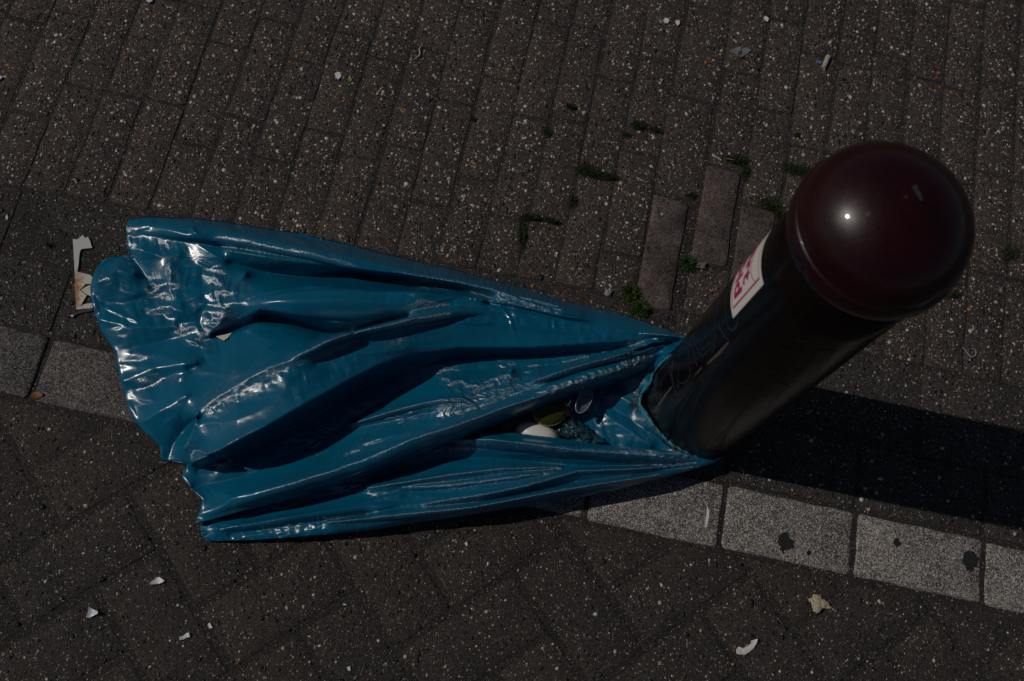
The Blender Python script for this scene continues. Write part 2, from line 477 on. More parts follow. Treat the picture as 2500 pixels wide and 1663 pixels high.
def on_shaft(px, py, off=.0004, rr=None):
    """where the view through a photo pixel meets the shaft, pushed off a little"""
    rr = rr or BR
    d = M@np.array([px-CX, -(py-CY), -F]); o = np.array([0, 0, H])
    a = d[0]**2+d[1]**2; ox, oy = -BC[0], -BC[1]
    b = 2*(d[0]*ox+d[1]*oy); c = ox*ox+oy*oy-rr*rr
    D = b*b-4*a*c
    if D < 0: t = -b/(2*a)
    else: t = (-b-math.sqrt(D))/(2*a)
    p = o+d*t; th = math.atan2(p[1]-BC[1], p[0]-BC[0])
    return th, p[2]
def shaft_pt(th, z, off=.0004): return (math.cos(th)*(BR+off), math.sin(th)*(BR+off), z)
def ribbon(name, pts, width, mat, parent, off=.0004, img=True, taper=True):
    """thin painted or scratched line that follows the shaft"""
    tz = [on_shaft(*p) for p in pts] if img else pts
    # smooth resample
    tz = np.array(tz); n = max(12, len(tz)*8); t = np.linspace(0, len(tz)-1, n)
    def cr(i, t):
        k = int(min(i, len(tz)-2)); f = t-k
        p0, p1, p2, p3 = tz[max(k-1, 0)], tz[k], tz[k+1], tz[min(k+2, len(tz)-1)]
        return .5*((2*p1)+(-p0+p2)*f+(2*p0-5*p1+4*p2-p3)*f*f+(-p0+3*p1-3*p2+p3)*f**3)
    C = np.array([cr(math.floor(x), x) for x in t])
    L = np.stack([C[:, 0]*BR, C[:, 1]], -1); d = np.gradient(L, axis=0); d /= np.linalg.norm(d, axis=1)[:, None]+1e-9
    nn = np.stack([-d[:, 1], d[:, 0]], -1); V, Fc = [], []
    for i in range(n):
        wv = width*(.5 if not taper else .5*(.45+.55*math.sin(math.pi*min(1, (i+1)/n))))
        for sgn in (-1, 1):
            q = L[i]+nn[i]*sgn*wv; V.append(shaft_pt(q[0]/BR, q[1], off))
    for i in range(n-1): Fc.append((2*i, 2*i+1, 2*i+3, 2*i+2))
    o = mesh(name, V, Fc, mat); o.parent = parent; return o
M_SCR = flat('faded_blue_marker', (.018, .036, .055), .6)
M_SCR2 = flat('pale_scrape', (.09, .07, .062), .6, noise=.4)
M_REDS = flat('red_scratch', (.05, .006, .004), .6, noise=.4)
for pts, wd in (([(1757, 759), (1753, 786), (1747, 824), (1742, 863)], .0022), ([(1756, 795), (1765, 812), (1780, 832)], .003),
                ([(1774, 756), (1774, 780), (1780, 800), (1791, 805), (1802, 786), (1797, 764)], .0024),
                ([(1680, 830), (1685, 869), (1686, 904), (1679, 928), (1667, 936), (1655, 928), (1649, 910)], .0016),
                ([(1631, 878), (1634, 893), (1652, 900), (1682, 893), (1717, 869), (1742, 839)], .0018),
                ([(1640, 875), (1658, 881), (1688, 872), (1717, 854), (1741, 833)], .0012),
                ([(1697, 809), (1695, 839), (1697, 875)], .0016),
                ([(1656, 1038), (1658, 1011), (1676, 976), (1702, 940)], .0014),
                ([(1690, 1030), (1694, 1000), (1708, 965), (1735, 925)], .0010)):
    ribbon('marker_scribble', pts, wd, M_SCR, bol)
for pts, wd in (([(1780, 834), (1757, 860), (1727, 889)], .004), ([(1714, 896), (1706, 906), (1698, 915)], .0024),
                ([(1766, 1052), (1755, 1066), (1744, 1080)], .0022), ([(1640, 945), (1625, 965), (1600, 1000)], .004),
                ([(1600, 930), (1615, 925), (1640, 930), (1653, 965)], .0018)):
    ribbon('scrape', pts, wd, M_SCR2, bol, off=.0003)
for pts in ([(1905, 854), (1930, 858), (1958, 860)], [(1937, 829), (1955, 831), (1973, 834)], [(1855, 903), (1880, 906), (1907, 910)],
            [(1807, 943), (1830, 945), (1850, 948)], [(1938, 903), (1950, 905), (1965, 906)], [(1995, 853), (2020, 855), (2040, 856)],
            [(1880, 930), (1905, 935), (1930, 945)]):
    ribbon('scratch', pts, .003, M_REDS, bol, off=.0003)
# sticker: white sheet wrapped round the shaft, pink border, arc and letters
tA, zA = on_shaft(1790, 772); tB, zB = on_shaft(1868, 699)
tR = (tA+tB)/2; z0s, z1s = zA, zB
wS, hS = .110, z1s-z0s
sgn = -1.0     # which way the sheet runs from its right-hand edge
M_STK = flat('white_sticker_vinyl', (.72, .70, .65), .5)
M_PINK = flat('magenta_print', (.42, .004, .11), .5)
def stk(x, y, off):                                     # x: distance from the right edge, y: up
    return shaft_pt(tR+sgn*x/BR, z0s+y, off)
def patch(name, x0, x1, y0, y1, off, mat, n=24):
    V, Fc = [], []
    for i in range(n+1):
        for y in (y0, y1): V.append(stk(x0+(x1-x0)*i/n, y, off))
    for i in range(n): Fc.append((2*i, 2*i+1, 2*i+3, 2*i+2))
    return V, Fc
V, Fc = patch('', 0, wS, 0, hS, .0009, None, 40)
st = mesh('sticker', V, Fc, M_STK); st.parent = bol
PV, PF = [], []
def addp(V, Fc):
    b = len(PV); PV.extend(V); PF.extend([tuple(i+b for i in f) for f in Fc])
m_ = .0075*hS/.09; lw = .0016
addp(*patch('', m_, m_+lw*1.5, m_, hS-m_*.8, .0012, None, 2))
addp(*patch('', m_, wS-m_, m_*.5+.001, m_*.5+.001+lw*.8, .0012, None, 40))
addp(*patch('', m_, wS-m_, hS-m_*.8-lw*.7, hS-m_*.8, .0012, None, 40))
arc = []
for i in range(33):
    t = i/32*math.pi; xx = wS/2+math.cos(t)*(wS/2-m_); yy = hS-m_*1.0-math.sin(t)**.8*hS*.26
    arc.append((xx, yy))
for i in range(32):
    (xa, ya), (xb, yb) = arc[i], arc[i+1]; b = len(PV)
    PV.extend([stk(xa, ya-lw*.5, .0012), stk(xa, ya+lw*.5, .0012), stk(xb, yb+lw*.5, .0012), stk(xb, yb-lw*.5, .0012)]); PF.append((b, b+1, b+2, b+3))
pr = mesh('sticker_print', PV, PF, M_PINK); pr.parent = st
def letters(txt, xr, y, size, name):
    cu = bpy.data.curves.new('t', 'FONT'); cu.body = txt; cu.size = size; cu.align_x = 'RIGHT'; cu.offset = size*.035
    cu.resolution_u = 3
    ob = bpy.data.objects.new('t', cu); COL.objects.link(ob)
    dg = bpy.context.evaluated_depsgraph_get(); me = bpy.data.meshes.new_from_object(ob.evaluated_get(dg))
    bm = bmesh.new(); bm.from_mesh(me); bmesh.ops.triangulate(bm, faces=bm.faces)
    bmesh.ops.subdivide_edges(bm, edges=[e for e in bm.edges if e.calc_length() > size*.2], cuts=2)
    Vv = [stk(xr-v.co.x, y+v.co.y, .0012) for v in bm.verts]; Ff = [[v.index for v in f.verts] for f in bm.faces]; bm.free()
    bpy.data.objects.remove(ob)
    o = mesh(name, Vv, Ff, M_PINK, smooth=False); o.parent = st; return o
letters('start', m_*2.0+.006, m_+hS*.36, hS*.34, 'lettering')
letters('stupid', m_*2.0-.001, m_+hS*.06, hS*.36, 'lettering')
# dried splash on the cap
def cap_pt(px, py):
    d = M@np.array([px-CX, -(py-CY), -F]); o = np.array([0, 0, H]); best = None
    for t in np.linspace(.85, 1.1, 4000)*(H-capz-.03)/-d[2]:
        p = o+d*t; q = ((p[0]-BC[0])**2+(p[1]-BC[1])**2)/capr**2+((p[2]-capz)/caph)**2
        if q <= 1: best = p; break
    return best
def cap_blob(name, pts, mat):
    V = []
    for p in ragged(pts, 1.4, 3, len(pts)):
        q = cap_pt(*p)
        if q is None: return
        n = np.array([(q[0]-BC[0])/capr**2, (q[1]-BC[1])/capr**2, (q[2]-capz)/caph**2]); n /= np.linalg.norm(n)
        q = q+n*.0006; V.append((q[0]-BC[0], q[1]-BC[1], q[2]))
    tri = tessellate_polygon([[Vector(v) for v in V]])
    o = mesh(name, V, [tuple(t) for t in tri], mat, smooth=True); o.parent = bol
M_DIRT = flat('dried_grey_dirt', (.032, .030, .030), .8, noise=.5, nsc=900)
cap_blob('dirt_mark', [(2224, 454), (2238, 452), (2243, 466), (2250, 478), (2254, 488), (2245, 490), (2238, 478), (2232, 464)], M_DIRT)
cap_blob('dirt_mark', [(2207, 480), (2214, 478), (2216, 484), (2209, 485)], M_DIRT)
cap_blob('dirt_mark', [(2111, 520), (2119, 516), (2126, 519), (2124, 527), (2116, 531), (2112, 527), (2113, 545), (2108, 548), (2109, 532)], flat('brown_splash', (.07, .04, .035), .7))

# ------------------------------------------------------------------ the bag
UX0, UY0, CELL = 180, 470, 2.0
NU, NV = 802, 442
def solve(lines, cell=2.0):
    """taut sheet through the given fold lines (x, y, height in mm)"""
    z = None
    for c, it in ((32, 150), (16, 120), (8, 90), (4, 70), (2, 46)):
        nu, nv = int(NU*2/c)+2, int(NV*2/c)+2
        if z is None: z = np.full((nv, nu), 30.0)
        else:
            zz = np.repeat(np.repeat(z, 2, 0), 2, 1)
            zz = zz[:nv, :nu]
            if zz.shape != (nv, nu): zz = np.pad(zz, ((0, nv-zz.shape[0]), (0, nu-zz.shape[1])), 'edge')
            z = zz
        S = np.zeros((nv, nu)); W = np.zeros((nv, nu))
        for ln in lines:
            for (x0, y0, h0), (x1, y1, h1) in zip(ln[:-1], ln[1:]):
                n = int(max(abs(x1-x0), abs(y1-y0))/c*2)+2; t = np.linspace(0, 1, n)
                ix = np.clip(np.round((x0+(x1-x0)*t-UX0)/c).astype(int), 0, nu-1); iy = np.clip(np.round((y0+(y1-y0)*t-UY0)/c).astype(int), 0, nv-1)
                np.add.at(S, (iy, ix), h0+(h1-h0)*t); np.add.at(W, (iy, ix), 1)
        fix = W > 0; val = np.where(fix, S/np.maximum(W, 1), 0); z[fix] = val[fix]
        for _ in range(it):
            p = np.pad(z, 1, 'edge'); nz = (p[:-2, 1:-1]+p[2:, 1:-1]+p[1:-1, :-2]+p[1:-1, 2:])*.25
            nz = z+(nz-z)*1.0; nz[fix] = val[fix]; z = nz
    return z
def blur(z, n):
    for _ in range(n):
        p = np.pad(z, 1, 'edge'); z = (p[:-2, 1:-1]+p[2:, 1:-1]+p[1:-1, :-2]+p[1:-1, 2:]+4*z)/8
    return z
GY, GX = np.mgrid[0:int(NV)+2, 0:int(NU)+2]; GXX = UX0+GX*2.0; GYY = UY0+GY*2.0
def dist(line):
    D = np.full(GXX.shape, 1e9)
    for p, q in zip(line[:-1], line[1:]):
        dx, dy = q[0]-p[0], q[1]-p[1]; L = dx*dx+dy*dy+1e-9
        t = np.clip(((GXX-p[0])*dx+(GYY-p[1])*dy)/L, 0, 1)
        D = np.minimum(D, (GXX-p[0]-t*dx)**2+(GYY-p[1]-t*dy)**2)
    return np.sqrt(D)
def vnoise(x, y, seed):
    xi = np.floor(x).astype(int); yi = np.floor(y).astype(int); fx = x-xi; fy = y-yi
    fx = fx*fx*(3-2*fx); fy = fy*fy*(3-2*fy)
    def h(a, b):
        n = (a*374761393+b*668265263+seed*1442695041) & 0x7fffffff
        n = ((n ^ (n >> 13))*1274126177) & 0x7fffffff
        return ((n ^ (n >> 16)) & 0xffff)/65535.0
    return (h(xi, yi)*(1-fx)+h(xi+1, yi)*fx)*(1-fy)+(h(xi, yi+1)*(1-fx)+h(xi+1, yi+1)*fx)*fy
def crumple(ax, ay, ang, seed):
    """creased relief: sharp folds between dented facets"""
    c, s = math.cos(ang), math.sin(ang)
    x = GXX*c+GYY*s; y = -GXX*s+GYY*c
    wx = vnoise(x/90, y/90, seed+5)*40; wy = vnoise(x/90, y/90, seed+6)*40
    a = vnoise((x+wx)/ax, (y+wy)/ay, seed); b = vnoise((x-wy)/(ax*.47), (y+wx)/(ay*.47), seed+1)
    return (1-2*np.abs(a-.5)*2)*.65+(1-2*np.abs(b-.5)*2)*.35
def sample(Z, u, v):
    x = np.clip((u-UX0)/2.0, 0, Z.shape[1]-1.001); y = np.clip((v-UY0)/2.0, 0, Z.shape[0]-1.001)
    i = x.astype(int); j = y.astype(int); fx = x-i; fy = y-j
    return (Z[j, i]*(1-fx)+Z[j, i+1]*fx)*(1-fy)+(Z[j+1, i]*(1-fx)+Z[j+1, i+1]*fx)*fy
def curve(pts, n):
    P = np.array(pts, float)[:, :2]; d = np.r_[0, np.cumsum(np.linalg.norm(np.diff(P, axis=0), axis=1))]; d /= d[-1]
    t = np.linspace(0, 1, n); return np.stack([np.interp(t, d, P[:, 0]), np.interp(t, d, P[:, 1])], -1)
def smooth_curve(C, n=3):
    C = C.copy()
    for _ in range(n): C[1:-1] = (C[:-2]+2*C[1:-1]+C[2:])/4
    return C
def coons(T, B, Lf, Rt):
    ns, nt_ = len(T), len(Lf); s = np.linspace(0, 1, ns)[None, :, None]; t = np.linspace(0, 1, nt_)[:, None, None]
    P = (1-t)*T[None]+t*B[None]+(1-s)*Lf[:, None]+s*Rt[:, None]
    P -= (1-s)*(1-t)*T[0]+s*(1-t)*T[-1]+(1-s)*t*B[0]+s*t*B[-1]
    return P
WRL = [  # where the film is finely cockled across its folds: line, half-width, amount
 ([(720, 590), (850, 612), (900, 622), (1000, 652), (1100, 685), (1200, 712), (1300, 735), (1360, 748)], 13, 1.0), ([(560, 585), (720, 598), (860, 612)], 22, .5),
 ([(737, 861), (800, 830), (850, 811), (900, 798), (1000, 778), (1090, 758)], 10, 1.0), ([(525, 985), (600, 930), (650, 905), (700, 872), (725, 862)], 20, .8),
 ([(528, 680), (545, 720), (558, 760), (530, 800), (505, 830)], 19, 1.0), ([(575, 700), (600, 715)], 12, .7), ([(640, 690), (720, 680)], 10, .3),
 ([(1085, 925), (1160, 952), (1245, 912)], 16, 1.0), ([(1205, 982), (1265, 952), (1305, 920)], 19, 1.1), ([(1310, 922), (1400, 892), (1499, 868), (1565, 848)], 9, 1.0),
 ([(640, 1195), (800, 1150), (938, 1094), (1010, 1067), (1130, 1031), (1206, 1003), (1334, 958), (1450, 920), (1580, 874)], 9, .95),
 ([(850, 1032), (930, 1010), (1010, 990), (1080, 975), (1130, 975), (1160, 993)], 8, .9), ([(900, 1030), (980, 1022), (1060, 1010)], 26, .4), ([(1060, 990), (1125, 1000)], 12, .8),
 ([(815, 1130), (850, 1102), (905, 1076)], 15, 1.1), ([(770, 1085), (785, 1130)], 10, .6), ([(465, 1102), (500, 1112), (550, 1122)], 12, 1.1),
 ([(1040, 1092), (1150, 1082), (1260, 1090), (1350, 1098), (1456, 1106), (1600, 1112), (1700, 1112)], 9, 1.0),
 ([(940, 1180), (1100, 1158), (1230, 1142), (1370, 1138)], 6, .8), ([(990, 1188), (1110, 1183), (1250, 1165), (1370, 1146)], 6, .9), ([(1040, 1230), (1170, 1211), (1290, 1186), (1370, 1161), (1560, 1143), (1700, 1132)], 7, .9),
 ([(800, 1272), (1020, 1252), (1160, 1237), (1260, 1217), (1370, 1195), (1600, 1161)], 7, .9), ([(640, 1290), (900, 1272)], 8, .5), ([(820, 1200), (950, 1190)], 18, .4),
 ([(318, 555), (335, 600)], 12, .7), ([(385, 585), (402, 606)], 10, .7), ([(415, 640), (425, 700)], 10, .5), ([(370, 690), (400, 740)], 16, .9), ([(255, 680), (300, 640)], 10, .5), ([(440, 810), (470, 830)], 12, .6),
 ([(1010, 700), (1060, 695)], 12, .9), ([(985, 765), (1035, 745), (1080, 755)], 9, .9), ([(1450, 925), (1500, 935)], 6, .2), ([(1540, 900), (1560, 950), (1575, 1000)], 22, .9), ([(350, 940), (375, 925)], 10, .7), ([(900, 860), (980, 830)], 12, .3)]
WR = np.zeros(GXX.shape)
for ln_, hw_, am_ in WRL: WR = np.maximum(WR, am_*np.clip(1.6-dist(ln_)/(hw_*1.25), 0, 1))
WR = WR*(.55+.9*vnoise(GXX/26, GYY/14, 91)); WR *= 1+.45*np.clip((GXX-950)/150, 0, 1); WR = blur(WR, 6)
def resample(A, n0, n1):
    """smooth resize of a grid of vectors"""
    y = np.linspace(0, A.shape[0]-1, n0); x = np.linspace(0, A.shape[1]-1, n1)
    j = np.minimum(y.astype(int), A.shape[0]-2); i = np.minimum(x.astype(int), A.shape[1]-2)
    fy = (y-j)[:, None, None]; fx = (x-i)[None, :, None]
    if A.ndim == 2: fy = fy[..., 0]; fx = fx[..., 0]
    return (A[j][:, i]*(1-fx)+A[j][:, i+1]*fx)*(1-fy)+(A[j+1][:, i]*(1-fx)+A[j+1][:, i+1]*fx)*fy
def buckle(P, excess, seed, levels=((3, 260), (2, 120), (1, 50)), noise=.0016):
    """let the sheet carry slightly more film than it has room for: relax edge lengths so it cockles into creases"""
    r_ = np.random.default_rng(seed); n0, n1 = P.shape[:2]; D = None
    for f, its in levels:
        a, b = max(6, n0//f), max(6, n1//f); Q0 = resample(P, a, b); E = resample(excess, a, b)
        if D is None:
            nz = r_.normal(0, 1, (a, b))
            for _ in range(2): p = np.pad(nz, 1, 'edge'); nz = (p[:-2, 1:-1]+p[2:, 1:-1]+p[1:-1, :-2]+p[1:-1, 2:]+2*nz)/6
            D = np.zeros_like(Q0); D[..., 2] = nz*noise*np.clip(E/.01, .2, 2)
        else:
            D = resample(D, a, b)
            for _ in range(1): p = np.pad(D, ((1, 1), (1, 1), (0, 0)), 'edge'); D = (p[:-2, 1:-1]+p[2:, 1:-1]+p[1:-1, :-2]+p[1:-1, 2:]+4*D)/8
        Q = Q0+D; free = np.ones((a, b, 1)); free[0] = free[-1] = 0; free[:, 0] = free[:, -1] = 0
        sl = [((slice(None), slice(0, -1)), (slice(None), slice(1, None))), ((slice(0, -1), slice(None)), (slice(1, None), slice(None))),
              ((slice(0, -1), slice(0, -1)), (slice(1, None), slice(1, None))), ((slice(1, None), slice(0, -1)), (slice(0, -1), slice(1, None)))]
        L = [np.linalg.norm(Q0[q]-Q0[p], axis=-1)*(1+.5*(E[p]+E[q])) for p, q in sl]
        for it in range(its):
            acc = np.zeros_like(Q)
            for (p, q), l in zip(sl, L):
                d = Q[q]-Q[p]; m = np.sqrt((d*d).sum(-1))+1e-9; c = d*((m-l)/m*.5)[..., None]
                acc[p] += c; acc[q] -= c
            Q += acc*(.30*free)
            Q[..., :2] += (Q0-Q)[..., :2]*(.03*free[..., :1]); Q[..., 2] += (Q0-Q)[..., 2]*.0012*free[..., 0]
            if it % 6 == 0:            # a little bending stiffness
                D_ = Q-Q0; p = np.pad(D_, ((1, 1), (1, 1), (0, 0)), 'edge'); av = (p[:-2, 1:-1]+p[2:, 1:-1]+p[1:-1, :-2]+p[1:-1, 2:])/4
                Q += (av-D_)*.02*free
        D = Q-Q0
    return P+D
def film(name, T, B, Lf, Rt, Z, mat, parent, skirt=(.05, .06, .02, .02), low=2.5, excess=None, seed=1):
    """sheet of film over a grid, with its rim tucked back under itself"""
    P = coons(T, B, Lf, Rt); z = sample(Z, P[..., 0], P[..., 1])
    nt_, ns = z.shape
    idx = np.arange(nt_*ns).reshape(nt_, ns)
    G3 = G(P[..., 0], P[..., 1], z/1000.0)
    if excess is not None:
        G3 = buckle(G3, excess(P[..., 0], P[..., 1]), seed); G3[..., 2] = np.maximum(G3[..., 2], .002)
    pts = G3.reshape(-1, 3).tolist(); faces = []
    a, b, c, d = idx[:-1, :-1], idx[:-1, 1:], idx[1:, 1:], idx[1:, :-1]
    faces = np.stack([a, d, c, b], -1).reshape(-1, 4).tolist()
    def add_ring(edge, inner, edgez, flip):
        nonlocal pts, faces
        k = len(pts); n = len(edge)
        for f, zf in ((.25, .70), (.6, .35), (1.0, 0.0)):
            q = edge_xy[edge]*(1-f)+inner*f
            zz = low+(edgez-low)*zf
            pts += G(q[:, 0], q[:, 1], np.minimum(zz, edgez)/1000.0).tolist()
        prev = edge
        for r_ in range(3):
            cur = np.arange(k+r_*n, k+(r_+1)*n)
            for i in range(n-1):
                f_ = (prev[i], prev[i+1], cur[i+1], cur[i])
                faces.append(f_ if flip else f_[::-1])
            prev = cur
    edge_xy = P.reshape(-1, 2); zf = z.reshape(-1)
    st_, sb, sl_, sr = skirt
    rows = lambda f: max(1, int(f*(nt_-1))); cols = lambda f: max(1, int(f*(ns-1)))
    if st_: add_ring(idx[0], P[rows(st_)], zf[idx[0]], True)
    if sb: add_ring(idx[-1], P[-1-rows(sb)], zf[idx[-1]], False)
    if sl_: add_ring(idx[:, 0], P[:, cols(sl_)], zf[idx[:, 0]], False)
    if sr: add_ring(idx[:, -1], P[:, -1-cols(sr)], zf[idx[:, -1]], True)
    o = mesh(name, pts, faces, mat); o.parent = parent
    at = o.data.attributes.new('wrinkle', 'FLOAT', 'POINT'); vals = np.zeros(len(pts)); vals[:nt_*ns] = sample(WR, P[..., 0], P[..., 1]).ravel()
    at.data.foreach_set('value', vals)
    return o
def zb(px, py): return float(np.clip(on_shaft(px, py)[1], .005, .13))*1000

def bag_mat(name, base, rough, wr=1.0):
    s = NT(name)
    def facets(sc, ang, sx, seed):
        mp = s.n('ShaderNodeMapping', vector_type='TEXTURE'); s.l(s.pos, mp.inputs[0]); mp.inputs['Rotation'].default_value[2] = ang
        mp.inputs['Scale'].default_value = (1/sx, 1, 1); mp.inputs['Location'].default_value = (seed, seed*.7, 0)
        wv = s.n('ShaderNodeVectorMath', operation='MULTIPLY_ADD'); s.l(s.noise(sc*.4, 2, out='Color'), wv.inputs[0])
        wv.inputs[1].default_value = (1.2/sc,)*3; s.l(mp.outputs[0], wv.inputs[2])
        v = s.vor(sc, vec=wv.outputs[0])
        d = s.n('ShaderNodeVectorMath', operation='SUBTRACT'); s.l(wv.outputs[0], d.inputs[0]); s.l(v.outputs['Position'], d.inputs[1])
        c = s.n('ShaderNodeVectorMath', operation='SUBTRACT'); s.l(v.outputs['Color'], c.inputs[0]); c.inputs[1].default_value = (.5, .5, .5)
        dt = s.n('ShaderNodeVectorMath', operation='DOT_PRODUCT'); s.l(d.outputs[0], dt.inputs[0]); s.l(c.outputs[0], dt.inputs[1])
        return dt.outputs['Value']          # metres of tilt inside each facet
    pm = s.mapr(s.noise(17, 3, .6), .46, .62)
    pm2 = s.mapr(s.noise(26, 3, .6), .5, .66)
    a = s.math('MULTIPLY', facets(150, R(18), .45, 3.0), s.math('ADD', s.math('MULTIPLY', pm, .45), .04))
    b = s.math('MULTIPLY', facets(420, R(35), .6, 5.0), s.math('ADD', s.math('MULTIPLY', pm2, .55), .05))
    st = s.noise(26, 4, .5, vec=s.vmap(R(16), (5, 1, 1)), dist=.4)
    # short cross wrinkles over the folds: ridged noise, long across and short along
    def ridged(sc, vec, det=2):
        n = s.noise(sc, det, .5, vec=vec, dist=.3); return s.math('ABSOLUTE', s.math('SUBTRACT', n, .5))
    cr = ridged(46, s.vmap(R(20), (.45, 1.8, 1))); cr2 = ridged(150, s.vmap(R(-12), (.5, 1.7, 1)))
    at = s.n('ShaderNodeAttribute', attribute_name='wrinkle').outputs['Fac']
    weak = s.math('MULTIPLY', s.mapr(s.noise(21, 4, .6), .5, .66), .10)
    amt = s.math('ADD', at, s.math('ADD', weak, .02))
    h = s.math('ADD', s.math('MULTIPLY', facets(210, R(18), .6, 3.0), s.math('MULTIPLY', amt, .22)), s.math('MULTIPLY', st, .0012))
    h = s.math('ADD', h, s.math('MULTIPLY', cr, s.math('MULTIPLY', amt, .0020)))
    h = s.math('ADD', h, s.math('MULTIPLY', cr2, s.math('MULTIPLY', amt, .0013)))
    h = s.math('ADD', h, s.math('MULTIPLY', s.noise(120, 3, .6, vec=s.vmap(R(14), (8, 1, 1))), .00018))
    c = s.ramp(s.noise(11, 4), [(.3, tuple(x*.86 for x in base)), (.7, tuple(x*1.1 for x in base))])
    dust = s.mapr(s.noise(650, 3, .7), .68, .76, 0, .10)
    c = s.mix(dust, c, (.35, .36, .36))
    s.l(c, s.b.inputs['Base Color'])
    s.l(s.math('ADD', s.mapr(s.noise(40, 4), .3, .7, rough*.85, rough*1.2), s.math('MULTIPLY', s.mapr(s.noise(90, 4, .7), .3, .55, .45, 1), s.math('MULTIPLY', at, .27))), s.b.inputs['Roughness'])
    s.b.inputs['IOR'].default_value = 1.5; s.b.inputs['Specular IOR Level'].default_value = .85
    tv_ = s.n('ShaderNodeVectorMath', operation='SUBTRACT'); s.l(s.pos, tv_.inputs[0]); tv_.inputs[1].default_value = (float(BC[0])+.04, float(BC[1])-.01, 0)
    flat_ = s.n('ShaderNodeVectorMath', operation='MULTIPLY'); s.l(tv_.outputs[0], flat_.inputs[0]); flat_.inputs[1].default_value = (1, 1, .2)
    s.l(flat_.outputs[0], s.b.inputs['Tangent']); s.l(s.mapr(at, 0, .6, .4, .88), s.b.inputs['Anisotropic'])
    s.l(s.mapr(at, 0, .7, .6, 1.0), s.b.inputs['Specular IOR Level'])
    s.l(s.mapr(at, 0, .9, 1.47, 1.75), s.b.inputs['IOR'])
    s.bump(h, wr, 1.0)
    return s.m
M_BAG = bag_mat('teal_blue_plastic_film', (.0008, .108, .206), .24)
M_BAGIN = bag_mat('inner_teal_film', (.0010, .10, .195), .27, .8)
M_RIM = bag_mat('stretched_pale_blue_film', (.05, .24, .33), .25, 1.6)

bag = empty('rubbish_bag', tuple(G(1000, 900)))
tag(bag, 'crumpled blue plastic rubbish bag lying flat, its torn mouth hooked round the bollard foot', 'rubbish bag')
bagP = empty('tmp')

LC = [(475, 1279), (510, 1271), (600, 1246), (700, 1221), (800, 1192), (927, 1150), (1040, 1102), (1100, 1078), (1183, 1050), (1265, 1015), (1322, 996), (1399, 963), (1487, 942), (1565, 906), (1615, 880), (1650, 850)]
TC = [(310, 536), (360, 529), (469, 531), (577, 545), (721, 568), (850, 596), (953, 622), (1106, 657), (1259, 699), (1397, 741), (1460, 754), (1527, 772), (1600, 797), (1674, 824)]
WC = [(310, 536), (307, 560), (311, 608), (326, 632), (318, 640), (296, 624), (270, 628), (252, 635), (231, 659), (219, 702), (227, 752), (245, 806), (281, 861), (288, 904), (299, 951), (314, 998), (327, 1028), (350, 1052), (368, 1068), (389, 1089), (391, 1105), (393, 1122), (430, 1128), (458, 1135), (448, 1150), (442, 1163), (465, 1190), (494, 1220), (488, 1250), (475, 1279)]
zt = zb(1674, 824); zl = zb(1650, 850)
